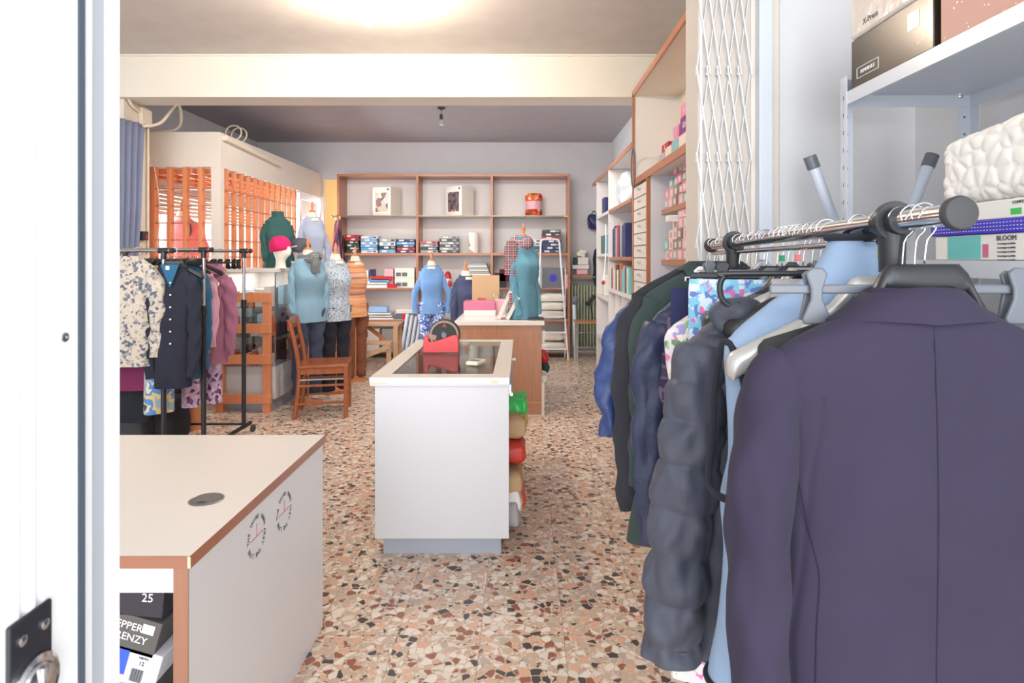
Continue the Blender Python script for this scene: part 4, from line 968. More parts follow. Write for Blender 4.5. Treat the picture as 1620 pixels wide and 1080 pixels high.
# --- light blue fleece vest
def vest_extra(t):
    MB().tube([Vector((math.cos(a) * .0555, math.sin(a) * .034 , .054)) for a in [2 * math.pi * k / 40 for k in range(40)]], .0065, 8, True).build('collar_trim', 'trim_black', t)
    for sg in (-1, 1):
        pts = [(-.232, -.01, -.132), (-.226, -.052, -.19), (-.222, -.060, -.27), (-.226, -.062, -.34), (-.243, -.06, -.378), (-.262, -.04, -.385), (-.268, .0, -.372), (-.252, .03, -.30), (-.244, .035, -.2), (-.240, .01, -.135)]
        MB().tube(smooth_path([(sg * -p[0], p[1], p[2]) for p in pts] + [(sg * .232, -.01, -.132)], 6), .0065, 8, True).build('armhole_trim', 'trim_black', t)
    MB().tube([Vector((-.168 + .004 * k, -.0755 + .0002 * k, -.62 - .018 * k)) for k in range(8)], .003, 6).build('pocket_slit', 'trim_black', t)
vr = [(.052, .052, .052, .030), (.02, .066, .066, .036), (-.012, .092, .092, .040), (-.06, .158, .158, .042), (-.12, .228, .228, .042), (-.145, .240, .240, .046), (-.21, .236, .236, .054), (-.33, .232, .232, .062), (-.40, .246, .246, .066), (-.50, .240, .240, .070), (-.62, .250, .250, .076), (-.72, .268, .268, .082)]
v_ = thing('vest', 'light blue fleece vest with black edging at collar and armholes', 'vest', (bX(1.06) + .005, 1.06, 1.432), R(1))
body_mb(vr, seg=110, sub=9, fold=.007, ph=2.2).build('body', 'fleece_blue', v_, ang=75); vest_extra(v_)
hr = [Vector((math.cos(a), math.sin(a), 0)) for a in [2 * math.pi * k / 64 for k in range(64)]]
MB().tube([Vector((math.copysign(abs(q.x) ** .75, q.x) * .270, math.copysign(abs(q.y) ** .9, q.y) * .084, -.72)) for q in hr], .006, 8, True).build('hem_trim', 'trim_black', v_)
coat_hanger('coat_hanger', 'pale plastic hanger inside the light blue fleece vest', (bX(1.06) + .005, 1.062, bZ(1.06)), R(3), 'silver_plastic', half=.18, drop=.12, z0=-.062, neckw=.04)
# --- dark grey puffer jacket
def puffer_extra(t):
    MB().ell((-.125, -.04, -.05), (.055, .035, .042), 40, 26, .9, .018, 26).build('hood', 'puffer_grey', t, ang=80)
pg_rows = [(.0, .075, .075, .04), (-.03, .11, .11, .045), (-.08, .19, .19, .05), (-.13, .225, .225, .055), (-.22, .215, .215, .07), (-.4, .21, .21, .075), (-.6, .215, .215, .08), (-.74, .21, .21, .085)]
t = thing('puffer_jacket', 'dark grey quilted puffer jacket with a long sleeve hanging in the aisle', 'jacket', (bX(1.24) - .03, 1.27, 1.375), R(3))
pg = body_mb(pg_rows, seg=110, sub=10, fold=.005, puff=.017, ph=1); pg.build('body', 'puffer_grey', t, ang=75); puffer_extra(t)
sleeve_mb([(-.190, -.01, -.11), (-.208, -.03, -.20), (-.228, -.045, -.32), (-.246, -.05, -.44), (-.262, -.055, -.58), (-.272, -.055, -.72)], [.052, .060, .062, .060, .058, .052], seg=64, k=24, puff=.012, pitch=.082, wr=.003, ph=2, flat=.75).build('sleeve', 'puffer_grey', t, ang=75)
sleeve_mb([(.19, 0, -.12), (.23, .01, -.3), (.235, 0, -.5), (.23, 0, -.72)], [.07, .07, .06, .055], seg=30, k=14, puff=.013, pitch=.085, wr=.004, flat=.75).build('sleeve', 'puffer_grey', t, ang=75)
# --- long pocketed things behind it
def flat_drape(name, label, cat, loc, rz, m, half, L, th=.022, ph=0, top=None, hem=None, fold=.010, extra=None, group=None):
    hem = hem or half; t = thing(name, label, cat, loc, rz, group)
    body_mb([(0, half * .99, half * .99, th * .5), (-.03, half, half, th * .8), (-L * .4, (half + hem) / 2, (half + hem) / 2, th), (-L, hem, hem, th * 1.25)], seg=70, fold=fold, ph=ph).build('body', m, t, ang=75)
    if extra: extra(t)
    return t
flat_drape('trousers', 'aqua and pink patterned trousers clipped behind the dark grey puffer jacket', 'trousers', (bX(1.33) - .05, 1.33, bZ(1.33) - .10), R(-24), 'floral_aqua', .175, .80, .02, 3)
clip_hanger('clip_hanger', 'black clip hanger slanting over the aqua patterned trousers', hp(1.33), R(-24), 'black_plastic', half=.22, z0=-.085)
mb_ = MB(); ht = thing('loop_hanger', 'black loop-ended trouser hanger above the dark grey puffer jacket', 'hanger', hp(1.17), R(-10)); hook(ht, drop=.085)
mb_.tube(smooth_path([(.2, 0, -.085), (-.17, 0, -.085), (-.192, 0, -.092), (-.20, 0, -.11), (-.196, 0, -.135), (-.18, 0, -.15), (-.16, 0, -.145)], 6), .006, 10).build('hanger_loop', 'black_plastic', ht)
flat_drape('trousers', 'grey cotton trousers folded over the black loop hanger', 'trousers', (bX(1.17) + .03, 1.175, bZ(1.17) - .095), R(-10), fabric('grey_cotton', (176, 172, 174), .05), .13, .55, .02, 1)
garment('top', 'pale pink top between the floral dress and the dark grey puffer jacket', 'top', (bX(1.42) - .02, 1.41, 1.365), R(6), 'pink_cotton', .34, .62, .085, .045, ph=2, sr=.036)
coat_hanger('coat_hanger', 'black hanger with a pink size marker, holding the pale pink top', hp(1.415), R(6), 'black_plastic', half=.19, drop=.11, z0=-.075)
garment('dress', 'white dress with pink, lilac and green flowers hanging behind the pale pink top', 'dress', (bX(1.475) - .035, 1.475, 1.365), R(8), 'floral_bright', .45, .92, .085, .045, ph=4, sleeves=False, hem=.21)
coat_hanger('coat_hanger', 'grey hanger with a green size marker, holding the floral dress', hp(1.48), R(8), 'grey_plastic', half=.18, drop=.10, z0=-.075)
flat_drape('trousers', 'navy blue trousers hung by the waistband from a white-clipped hanger', 'trousers', (bX(1.56) - .035, 1.56, bZ(1.56) - .125), R(2), 'trouser_navy', .185, .86, .02, 5)
wt = clip_hanger('clip_hanger', 'chrome trouser hanger with white clips, holding the navy trousers', hp(1.555), R(2), 'chrome', 'white_plastic', half=.185, z0=-.095, clips=(-.144, .12))
clip_hanger('clip_hanger', 'grey clip hanger just in front of the white-clipped one', hp(1.50), R(4), 'steel', 'grey_plastic', half=.17, z0=-.078, clips=(-.14, .13), cs=.9)
garment('shirt', 'plum tartan shirt squeezed between the navy trousers and the navy puffer', 'shirt', (bX(1.62) - .04, 1.61, 1.37), R(4), 'plaid_plum', .36, .60, .07, .04, ph=1, sr=.045, sl=[(-.13, 0, -.10), (-.15, -.01, -.22), (-.158, -.015, -.40), (-.155, -.02, -.58)])
garment('puffer_jacket', 'navy quilted puffer jacket between the tartan shirt and the green fleece', 'jacket', (bX(1.68) - .06, 1.68, 1.375), R(5), 'puffer_navy', .37, .76, .085, .055, ph=3, puff=.011, sr=.05)
garment('fleece_jacket', 'dark green fleece jacket on the right clothes rail, second group from the far end', 'jacket', (bX(1.77) - .04, 1.77, 1.425), R(4), 'fleece_green', .43, .80, .08, .05, ph=6, sr=.052, hem=.265, collar=(.012, 1), sl=[(-.165, 0, -.10), (-.20, 0, -.24), (-.215, 0, -.45), (-.22, 0, -.64)])
garment('coat', 'charcoal coat hanging just behind the dark green fleece jacket', 'coat', (bX(1.84) - .05, 1.84, 1.43), R(4), 'coat_black', .46, .80, .085, .05, ph=8, sr=.058, sl=[(-.18, 0, -.10), (-.222, 0, -.26), (-.236, 0, -.48), (-.225, 0, -.74)])
garment('puffer_jacket', 'bright blue shiny puffer jacket, farthest garment on the right rail', 'jacket', (bX(1.92) - .06, 1.915, 1.395), R(5), 'puffer_blue', .42, .52, .09, .055, ph=2, puff=.012, sr=.055, sl=[(-.175, 0, -.10), (-.24, 0, -.22), (-.272, 0, -.36), (-.268, 0, -.50)])
hl = [(1.92, 'steel', 'dark hook hanger holding the bright blue puffer jacket'), (1.84, 'chrome', 'chrome hook hanger holding the charcoal coat'), (1.77, 'chrome', 'chrome hook hanger holding the dark green fleece'), (1.68, 'chrome', 'chrome hook hanger holding the navy puffer jacket'), (1.62, 'chrome', 'chrome hook hanger holding the plum tartan shirt')]
for d, m_, l_ in hl: coat_hanger('coat_hanger', l_, hp(d), R(4), 'black_plastic', half=.17, drop=.10, z0=-.07)
em = [(1.385, 'black_plastic', 'empty black hanger behind the aqua trousers'), (1.355, 'grey_plastic', 'empty grey hanger next to the empty black one'), (1.30, 'black_plastic', 'black hanger with a red marker near the middle of the right rail'), (1.275, 'black_plastic', 'black hanger holding the dark grey puffer jacket'), (1.235, 'silver_plastic', 'pale hanger in front of the dark grey puffer jacket'), (1.20, 'black_plastic', 'broad black hanger right behind the light blue vest')]
for i, (d, m_, l_) in enumerate(em):
    h_ = coat_hanger('coat_hanger', l_, hp(d), R(-3 + 2 * i), m_, half=.19 - .01 * (i % 2), drop=.10, z0=-.068 - .004 * (i % 3))
    if i == 2: size_tag(h_, 'tag_pink')
    if i == 0: size_tag(h_, 'tag_green')
# ---------------------------------------------------------------- left clothes rails
def rail(name, label, x0, x1, ys, z, low=.09, chrome=True):
    t = thing(name, label, 'clothes rail', ((x0 + x1) / 2, ys[0], 0)); cx = (x0 + x1) / 2
    for y in ys:
        MB().cyl((x0 - cx - .05, y - ys[0], z), (x1 - cx + .05, y - ys[0], z), .013, .013, 16).build('top_bar', 'chrome', t)
        for x in (x0, x1):
            MB().cyl((x - cx, y - ys[0], z - .01), (x - cx, y - ys[0], 1.0), .0125, .0125, 16).build('upright', 'chrome', t)
            MB().cyl((x - cx, y - ys[0], 1.08), (x - cx, y - ys[0], low), .0165, .0165, 16).build('upright', 'black_metal', t)
            MB().cyl((x - cx, y - ys[0], 1.04), (x - cx, y - ys[0], 1.11), .022, .022, 16).build('collar', 'black_plastic', t, bevel=.003)
            MB().cyl((x - cx - .03, y - ys[0], z), (x - cx + .03, y - ys[0], z), .0195, .0195, 16).cyl((x - cx, y - ys[0], z), (x - cx, y - ys[0], z - .06), .018, .018, 16).build('clamp', 'black_plastic', t)
        for sg, x in ((-1, x0), (1, x1)): MB().cyl((x - cx + sg * .045, y - ys[0], z), (x - cx + sg * .065, y - ys[0], z), .019, .019, 16).build('end_cap', 'black_plastic', t, bevel=.003)
        MB().cyl((x0 - cx, y - ys[0], low), (x1 - cx, y - ys[0], low), .010, .010, 12).build('base_bar', 'black_metal', t)
    for x in (x0, x1):
        MB().tube([(x - cx, ys[0] - ys[0] - .12, .07), (x - cx, ys[-1] - ys[0] + .12, .07)], .016, 12).build('foot', 'black_metal', t)
        for y in (ys[0] - .1, ys[-1] + .1): MB().cyl((x - cx - .012 + .03, y - ys[0], .03), (x - cx + .012 + .03, y - ys[0], .03), .03, .03, 20).build('caster', 'rubber', t, bevel=.003)
    return t
rail('clothes_rail', 'double black and chrome clothes rail at the left, with the mauve hoodie on it', -3.25, -2.28, (4.3, 4.92), 1.508)
rail('clothes_rail', 'single black clothes rail at the far left with the dark cardigan on its end', -3.3, -2.40, (4.02,), 1.500)
def lg(name, label, cat, px, d, pyt, pyb, wpx, m, rz=0, **k):
    z1 = ZZ(pyt, d); L = z1 - ZZ(pyb, d); return garment(name, label, cat, (XX(px, d), d, z1), rz, m, W_=wpx * d / F, L=L, **k)
def cardi(t):
    mb = MB()
    for z in (-.12, -.2, -.28, -.36, -.44, -.52): mb.lathe([(.006, 0), (.006, .003), (.001, .004)], (.0 + .005, -.068, z), 10, Matrix.Rotation(R(90), 4, 'X'))
    mb.build('button', 'silver_plastic', t)
    MB().prism([(-.055, -.0), (.055, -.0), (.004, -.15), (-.0, -.15)], 1, -.067, -.05).build('neck_opening', 'knit_blue', t)
    MB().box(-.022, .0, -.072, -.067, -.035, -.01).build('label_tag', 'paper', t)
lg('cardigan', 'dark navy knitted cardigan facing the aisle on the left rail', 'cardigan', 274, 4.0, 418, 612, 56, 'cardigan_navy', R(12), sr=.05, extra=cardi, ph=2, drop=.07, th=.055)
lg('blouse', 'cream blouse with grey-blue flowers hanging at the far left', 'blouse', 203, 3.95, 405, 578, 84, 'floral_cream', R(5), sr=.055, ph=1, drop=.07)
lg('sweater', 'magenta knit hanging below the cream floral blouse', 'sweater', 200, 4.12, 440, 615, 86, 'magenta_knit', R(-4), sr=.055, ph=3)
lg('skirt', 'black skirt hanging lowest at the far left rail', 'skirt', 214, 4.2, 480, 665, 60, 'trouser_black', 0, sleeves=False, ph=3)
lg('dress', 'long dress with a blue and yellow leaf print beside the dark cardigan', 'dress', 246, 4.12, 420, 652, 34, 'leaf_print', R(20), sleeves=False, ph=5, drop=.05)
lg('dress', 'pale yellow patterned dress peeping out below the dark cardigan', 'dress', 262, 4.2, 430, 650, 26, 'leaf_print', R(30), sleeves=False, ph=7, drop=.05)
lg('sweater', 'petrol blue cable-knit sweater behind the dark cardigan', 'sweater', 296, 4.34, 414, 598, 46, 'knit_blue', R(14), sr=.05, ph=2, drop=.07)
lg('blouse', 'light mauve knit top behind the blue cable-knit sweater', 'blouse', 306, 4.45, 418, 560, 50, fabric('mauve_light', (206, 160, 180), .1), R(10), sr=.05, ph=6)
def heart(t):
    MB().ell((.0 + .05, -.066, -.13), (.018, .004, .02)).ell((.07, -.066, -.12), (.016, .004, .018)).build('heart_patch', 'white_plastic', t)
lg('hoodie', 'mauve hooded sweatshirt with a small white heart on the left rail', 'hoodie', 332, 4.62, 424, 574, 56, 'mauve', R(12), sr=.055, ph=4, collar=(.03, 1.1), extra=heart)
lg('trousers', 'lilac floral pyjama trousers hanging below the mauve hoodie', 'trousers', 334, 4.72, 480, 636, 34, 'floral_mauve', R(12), sleeves=False, ph=4)
lg('trousers', 'lilac floral pyjama trousers hanging left of the middle rail upright', 'trousers', 302, 4.55, 480, 642, 28, 'floral_mauve', R(30), sleeves=False, ph=9)
random.seed(9)
for i in range(11):
    x = -3.0 + i * .066
    t = coat_hanger('coat_hanger', 'black hanger on the front bar of the double rail, %s from left' % ORD[i], (x, 4.3, 1.508), R(60 + random.uniform(-12, 12)), 'black_plastic', half=.19, drop=.09, z0=-.06, group='black hangers on the double left rail')
for i in range(9):
    x = -2.9 + i * .06
    t = clip_hanger('clip_hanger', 'small clip hanger on the rear bar of the double rail, %s from left' % ORD[i], (x, 4.92, 1.508), R(70 + random.uniform(-10, 10)), 'black_plastic', half=.17, z0=-.09, group='clip hangers on the rear left bar')
coat_hanger('coat_hanger', 'pale wooden-coloured hanger carrying the cream floral blouse', (XX(214, 4.0), 4.02, 1.50), R(10), mat('hanger_beige', (220, 200, 184), .4), half=.2, drop=.1, z0=-.06)
coat_hanger('coat_hanger', 'black hanger carrying the dark navy cardigan', (XX(272, 4.0), 4.02, 1.50), R(12), 'black_plastic', half=.17, drop=.1, z0=-.06, group=None)
for (px, py0, py1, w_, d, nm, m_) in ((215, 616, 690, 60, 4.6, 'grey cloth storage bag on the floor below the far left clothes', 'dark_grey_knit'), (268, 628, 690, 44, 4.75, 'dark checked bag standing beside the left storage bag', 'coat_black'), (282, 600, 672, 30, 5.2, 'brown sack on the floor below the left rails', 'dark_grey_knit')):
    z1 = ZZ(py0, d); o = MB().ell((0, 0, z1 / 2), (w_ * d / F / 2, .16, z1 / 2), 36, 24, .55, .03, 9).build('storage_bag', m_, loc=(XX(px, d), d, 0), ang=80); tag(o, nm, 'bag')
t = thing('vase_stand', 'brown ceramic-like turned stand on the floor below the lilac trousers', 'stand', (XX(304, 5.1), 5.1, 0)); MB().lathe([(.08, 0), (.075, .02), (.06, .2), (.05, .30), (.055, .36), (.04, .44), (.05, .5), (.001, .5)], (0, 0, 0), 24).build('turned_body', 'finial_wood', t)
# ================================================================ MANNEQUINS
def finial(t, z, s=1.0, lean=0):
    m_ = Matrix.Rotation(lean, 4, 'Y')
    MB().lathe([(.038, 0), (.036, .012), (.016, .022), (.012, .04), (.020, .062), (.013, .09), (.008, .115), (.001, .122)], (0, 0, z), 20, m_).build('finial', 'finial_wood', t)
def torso_rows(z, s=1.0, L=.62, fat=1.0, hem=None):
    f = fat
    return [(z, .074, .074, .066), (z - .02, .092, .092, .070), (z - .045, .126, .126, .074), (z - .070, .150 * f, .150 * f, .078), (z - .12, .166 * f, .166 * f, .088), (z - .22, .165 * f, .165 * f, .120, -.018), (z - .40, .150 * f, .150 * f, .098), (z - .50, .168 * f, .168 * f, .108), (z - L, (hem or .182) * f, (hem or .182) * f, .115)]
def mannequin(name, label, loc, rz, nz, top_m, top_name, L=.62, fat=1.0, legs=None, leg_m=None, leg_len=0, arms=True, arm_end=None, base='disc', tm='mannequin', high=False, s=1.0, extra=None, asym=None):
    t = thing(name, label, 'mannequin', loc, rz)
    rows = torso_rows(nz - .055, 1, L, fat)
    # neck block and cap
    MB().lathe([(.050 if high else .088, nz - .10), (.050 if high else .078, nz - .07), (.050 if high else .056, nz - .045), (.050, nz - .02), (.047, nz), (.03, nz + .006), (.001, nz + .006)], (0, 0, 0), 28).build('neck', tm, t)
    finial(t, nz + .006)
    c = body_mb(rows, seg=72, sub=8, fold=.006, ph=loc[0] * 7).build(top_name, top_m, t, ang=75)
    if high: MB().lathe([(.062, nz - .08), (.060, nz - .02), (.063, nz + .0), (.058, nz + .004), (.054, nz - .02)], (0, 0, 0), 28).build('high_collar', top_m, t)
    else: MB().tube([(math.cos(a) * .078, math.sin(a) * .070, nz - .056 - .008 * (math.sin(a) < -.3)) for a in [2 * math.pi * k / 28 for k in range(28)]], .008, 8, True).build('neckband', top_m, t)
    if arms:
        e = arm_end or (.175, -.03, nz - .62)
        for sg in (-1, 1):
            sleeve_mb([(sg * .128 * fat, 0, nz - .14), (sg * .160 * fat, -.005, nz - .26), (sg * (e[0] + .012), -.02, nz - .42), (sg * e[0], e[1], e[2])], [.046, .046, .040, .036], seg=28, k=10, wr=.005, ph=sg + loc[0], flat=.75).build('sleeve', top_m, t, ang=75)
    MB().cyl((0, 0, .02), (0, 0, nz - L), .013, .013, 12).build('pole', 'finial_wood', t)
    if legs:
        hipz = nz - .05 - L + .14
        for sg in (-1, 1):
            pts = [(sg * .075, 0, hipz), (sg * .085, 0, hipz - .2), (sg * .082, .01, hipz - leg_len * .55), (sg * .08, .015, hipz - leg_len)]
            sleeve_mb(pts, [.095 * legs, .092 * legs, .075 * legs, .072 * legs], seg=30, k=12, wr=.006, ph=sg * 3 + loc[0], flat=1.05).build('trouser_leg', leg_m, t, ang=75)
    if base == 'disc': MB().lathe([(.15, 0), (.15, .012), (.14, .022), (.05, .03), (.02, .05), (.001, .05)], (0, 0, 0), 32).build('base', 'finial_wood', t)
    elif base == 'feet':
        for a in (20, 140, 260): MB().bar((0, 0, .03), (.17 * math.cos(R(a)), .17 * math.sin(R(a)), .012), .035, .022).build('foot', 'finial_wood', t, bevel=.003)
    if extra: extra(t)
    return t
def at(px, d): return (XX(px, d), d, 0)
mannequin('mannequin', 'mannequin in a sky blue sweater and slate trousers beside the glass cabinet', at(487, 6.0), R(50), 1.53, 'sweater_sky', 'sweater', L=.66, legs=.95, leg_m='trouser_slate', leg_len=.86, base='disc')
mannequin('mannequin', 'mannequin in a mottled grey sleeveless knit and black trousers', at(531, 6.5), R(50), 1.49, 'melange', 'knit_vest', L=.66, fat=.95, arms=False, legs=.95, leg_m='trouser_black', leg_len=.90, base='disc')
mannequin('mannequin', 'mannequin in a rust and brown striped sweater and brown trousers', at(562, 7.15), R(48), 1.47, 'stripe_rust', 'sweater', L=.66, fat=.78, arms=False, legs=.85, leg_m='trouser_brown', leg_len=.86, base='disc')
def polo(t):
    MB().prism([(-.045, 1.355), (.045, 1.355), (.0, 1.24)], 1, -.118, -.06).build('neck_opening', 'mannequin', t)
    for sg in (-1, 1): MB().prism([(0, 1.24), (sg * .05, 1.36), (sg * .085, 1.35), (sg * .07, 1.30)], 1, -.128, -.10).build('collar_leaf', 'azure', t, bevel=.004)
    MB().ell((.07, -.125, 1.17), (.02, .004, .018)).build('chest_emblem', 'indigo', t)
mannequin('mannequin', 'mannequin in a bright blue collared sweatshirt and blue paisley trousers', at(683, 7.75), R(4), 1.41, 'azure', 'sweatshirt', L=.62, fat=.88, legs=.92, leg_m='paisley_blue', leg_len=.80, base='disc', arm_end=(.205, -.03, .74))
mannequin('mannequin', 'mannequin in a dark indigo sweater behind the brown cash counter', at(737, 7.0), R(38), 1.30, 'indigo', 'sweater', L=.62, fat=.92, base='disc', arm_end=(.17, -.03, .70))
# torso standing on the cash counter
t = mannequin('bust_form', 'bust form in a teal towelling robe standing on the brown cash counter', (XX(828, 5.72), 5.74, CT + .001), R(40), .78, 'teal_robe', 'robe', L=.72, fat=.82, base=None, high=True, arm_end=(.12, -.08, .04))
MB().lathe([(.11, 0), (.11, .02), (.02, .03), (.02, .06), (.001, .06)], (0, 0, 0), 28).build('base', 'finial_wood', t)
mannequin('bust_form', 'bust form in a dark green roll-neck sweater on top of the glass cabinet', (XX(438, 6.25), 6.27, 1.351), R(45), .58, 'green_teal', 'sweater', L=.54, fat=.85, base=None, high=True, arm_end=(.125, -.03, .07))
mannequin('mannequin', 'mannequin in a pale grey-blue sweater in front of the glazed door', at(494, 7.0), R(48), 1.98, 'grey_blue_sweater', 'sweater', L=.62, fat=.82, base='disc')
mannequin('bust_form', 'bust form in a coral pink sweater behind the front lattice', (XX(288, 6.75), 6.75, .901), R(0), 1.07, 'coral', 'sweater', L=.62, fat=1.25, base='disc', extra=lambda t: MB().ell((.13, -.118, .86), (.045, .006, .09)).build('printed_figure', 'beanie_grey', t), arm_end=(.27, -.02, .48))
# scarves
def wrap(name, label, cat, loc, rz, m, r, z, tails=(), thick=.03, rise=.0, turns=2):
    t = thing(name, label, cat, loc, rz); pts = []
    for k in range(44):
        a = 2 * math.pi * turns * k / 44; rr = r * (1 + .08 * math.sin(a * 1.5)); pts.append((rr * math.cos(a), rr * math.sin(a) * .85, z + rise * math.sin(a) + .03 * k / 44 + .01 * math.sin(a * 2.3)))
    sleeve = MB().tube(pts, [thick * (1 + .15 * math.sin(k * 1.1)) for k in range(44)], 14); sleeve.build('scarf_wrap', m, t, ang=80)
    for (x, y, z0, z1, w_) in tails:
        body_mb([(z0, w_ * .6, w_ * .6, .014), (z0 - .06, w_, w_, .016), (z1 + .05, w_, w_, .012), (z1, w_ * 1.05, w_ * 1.05, .010)], seg=40, fold=.006, ph=x * 9).build('scarf_tail', m, t, ang=75, loc=(x, y, 0))
    return t
wrap('scarf', 'pink tartan scarf round the neck of the teal robe', 'scarf', (XX(828, 5.72) - .015, 5.74, CT), R(0), 'tartan_pink', .075, .71, [(-.10, -.11, .74, .42, .062)], .04, .02)
MB().box(-.035, .035, -.008, .008, 0, .15).build('scarf_label', 'tartan_pink', bpy.data.objects['scarf'], loc=(-.085, -.135, .10))
wrap('scarf', 'grey spotted scarf round the sky blue sweater', 'scarf', at(490, 6.0), 0, 'spotted_grey', .085, 1.45, [(.09, -.09, 1.46, 1.30, .045)], .034, .02)
wrap('scarf', 'grey-green scarf bundled on the shelf behind the cardboard sheet', 'scarf', (XX(750, 8.75), 8.80, 1.03), 0, 'green_teal', .11, .06, [], .045, .02)
t = thing('scarf', 'dark polka-dotted scarf hanging from a ring on the shelving rail', 'scarf', (-2.64, 8.60, 1.335))
body_mb([(.66, .03, .03, .02), (.6, .045, .045, .022), (.3, .075, .075, .03), (.06, .105, .105, .035), (0, .07, .07, .03)], seg=40, fold=.01, ph=3).build('cloth', 'spotted_dark', t, ang=75)
MB().tube([(.035 * math.cos(a), 0, .685 + .04 * math.sin(a)) for a in [2 * math.pi * k / 24 for k in range(24)]], .006, 8, True).build('ring', 'brass', t)
# hats on the cabinet
def head(name, label, hatm, px, d, zb, rz, trim=None, hl='hat', foam=True, htilt=0):
    t = thing('hat_stand', label, 'display head', (XX(px, d), d, zb), rz)
    hd = MB(); rr = []
    for (z, hx, hy, yo) in ((0, .055, .06, 0), (.02, .045, .05, 0), (.07, .042, .045, 0), (.10, .05, .06, -.01), (.13, .06, .078, -.015), (.17, .068, .09, -.012), (.21, .07, .092, -.005), (.25, .06, .075, 0), (.275, .03, .04, 0)):
        ring = []
        for k in range(28):
            a = 2 * math.pi * k / 28; x, y = math.cos(a) * hx, math.sin(a) * hy + yo
            if math.sin(a) < -.93 and .12 < z < .19: y -= .018
            ring.append(Vector((x, y, z)))
        rr.append(ring)
    hd.loft(rr).build('head', 'foam', t, ang=80)
    return t
h1 = head('display_head', 'white foam display head wearing the magenta beanie', None, 444, 5.85, 1.351, R(70))
h2 = head('display_head', 'white foam display head wearing the grey and white beanie', None, 474, 6.1, 1.351, R(50))
h2.location.z = 1.351
def beanie(label, m, loc, tilt, band=None):
    t = thing('beanie', label, 'hat', loc); t.rotation_euler = (0, R(tilt), 0)
    MB().lathe([(.090, -.01), (.098, .0), (.100, .03), (.098, .07), (.080, .11), (.045, .135), (.001, .142)], (0, 0, 0), 36, None, 1.12).build('knit_cap', m, t, ang=80)
    if band: MB().lathe([(.1, .045), (.1025, .05), (.1005, .056)], (0, 0, 0), 36, Matrix.Rotation(R(-20), 4, 'Y'), 1.12).build('stripe', band, t)
    return t
beanie('magenta knitted beanie on the nearer foam head', 'beanie_magenta', (XX(444, 5.85), 5.85, 1.351 + .175), -8)
beanie('dark grey beanie with a pale stripe on the farther foam head', 'beanie_grey', (XX(474, 6.1), 6.1, 1.351 + .165), 10, 'white_plastic')
# ================================================================ CHAIR
ch = thing('chair', 'brown wooden chair with a slatted back beside the glass cabinet', 'chair', (-1.86, 5.62, 0), R(12))
CWD = 'chair_wood'
def leg(pts, w0=.034): 
    return MB().tube(smooth_path(pts, 4), w0 / 2 * 1.15, 8).build('leg', CWD, ch, ang=50)
# seat faces right: back posts at the left side (-x), front legs at +x
sx0, sx1, sy0, sy1 = -.20, .22, -.20, .20
for y in (sy0, sy1): leg([(sx0 - .03, y * .95, 0), (sx0, y * .95, .22), (sx0 + .01, y * .95, .46), (sx0 - .02, y * .98, .66), (sx0 - .075, y, .90)], .036)
for y in (sy0, sy1): MB().box(sx1 - .02, sx1 + .018, y - .018, y + .018, 0, .47).build('leg', CWD, ch, bevel=.006)
MB().box(sx0 - .01, sx1 + .02, sy0 - .015, sy1 + .015, .455, .485).build('seat', CWD, ch, bevel=.008)
MB().box(sx0, sx1, sy0 + .0, sy0 + .02, .40, .455).box(sx0, sx1, sy1 - .02, sy1, .40, .455).build('seat_rail', CWD, ch, bevel=.003)
for z, xx in ((.62, -.025), (.71, -.045)): MB().bar((sx0 + xx, sy0 + .01, z), (sx0 + xx, sy1 - .01, z), .014, .035).build('back_slat', CWD, ch, bevel=.003)
MB().prism([(sy0 - .01, .80), (sy1 + .01, .80), (sy1 + .01, .88), (.1, .90), (0, .905), (-.1, .90), (sy0 - .01, .88)], 0, sx0 - .085, sx0 - .06).build('top_rail', CWD, ch, bevel=.004)
for y in (sy0, sy1):
    for z in (.14, .30): MB().bar((sx0, y, z), (sx1, y, z + .0), .016, .022).build('stretcher', CWD, ch, bevel=.003)
MB().bar((sx0, 0 - .19, .34), (sx0, .19, .34), .014, .02).build('stretcher', CWD, ch, bevel=.003); MB().bar((sx1, -.19, .22), (sx1, .19, .22), .014, .02).build('stretcher', CWD, ch, bevel=.003)
MB().bar((sx0, sy0 - .001, .355), (sx1, sy0 - .001, .355), .01, .012).build('metal_stretcher', 'steel', ch)
# ================================================================ LADDER, STOOL, STEP, RADIATOR
ld = thing('step_ladder', 'white metal step ladder standing against the back shelving', 'ladder', (XX(875, 8.35), 8.35, 0))
q = 8.35 / F
def lx(px): return (px - 875) * q
def lz(py): return H - (py - CY) * q
mat('ladder_white', (236, 236, 238), .3)
def rail_y(z): return .12 * (z / 1.75)
for a, b_ in (((849, 561), (856, 385)), ((899, 565), (886, 385))):
    pts = [(lx(a[0]), 0, .015), (lx(b_[0]), rail_y(1.62), lz(b_[1]))]
    MB().tube(pts, .013, 12).build('stile', 'ladder_white', ld)
MB().tube(smooth_path([(lx(856), .11, lz(386)), (lx(857.5), .12, lz(380)), (lx(862), .12, lz(378)), (lx(880), .12, lz(378)), (lx(885), .12, lz(380)), (lx(886), .11, lz(386))], 4), .013, 12).build('hand_rail', 'ladder_white', ld)
for py, x0, x1 in ((474, 853, 892), (500, 852, 894), (525, 851, 896), (551, 850, 897)):
    z = lz(py); MB().box(lx(x0), lx(x1), rail_y(z) - .04, rail_y(z) + .05, z - .02, z).build('step', 'ladder_white', ld, bevel=.003)
for x in (852, 896): MB().bar((lx(x), .14, 1.3), (lx(x), .27, .02), .02, .012, (1, 0, 0)).build('rear_leg', 'ladder_white', ld)
for x in (849, 899): MB().box(lx(x) - .018, lx(x) + .018, -.02, .02, 0, .035).build('foot', mat('ladder_foot', (216, 170, 60), .5), ld, bevel=.003)
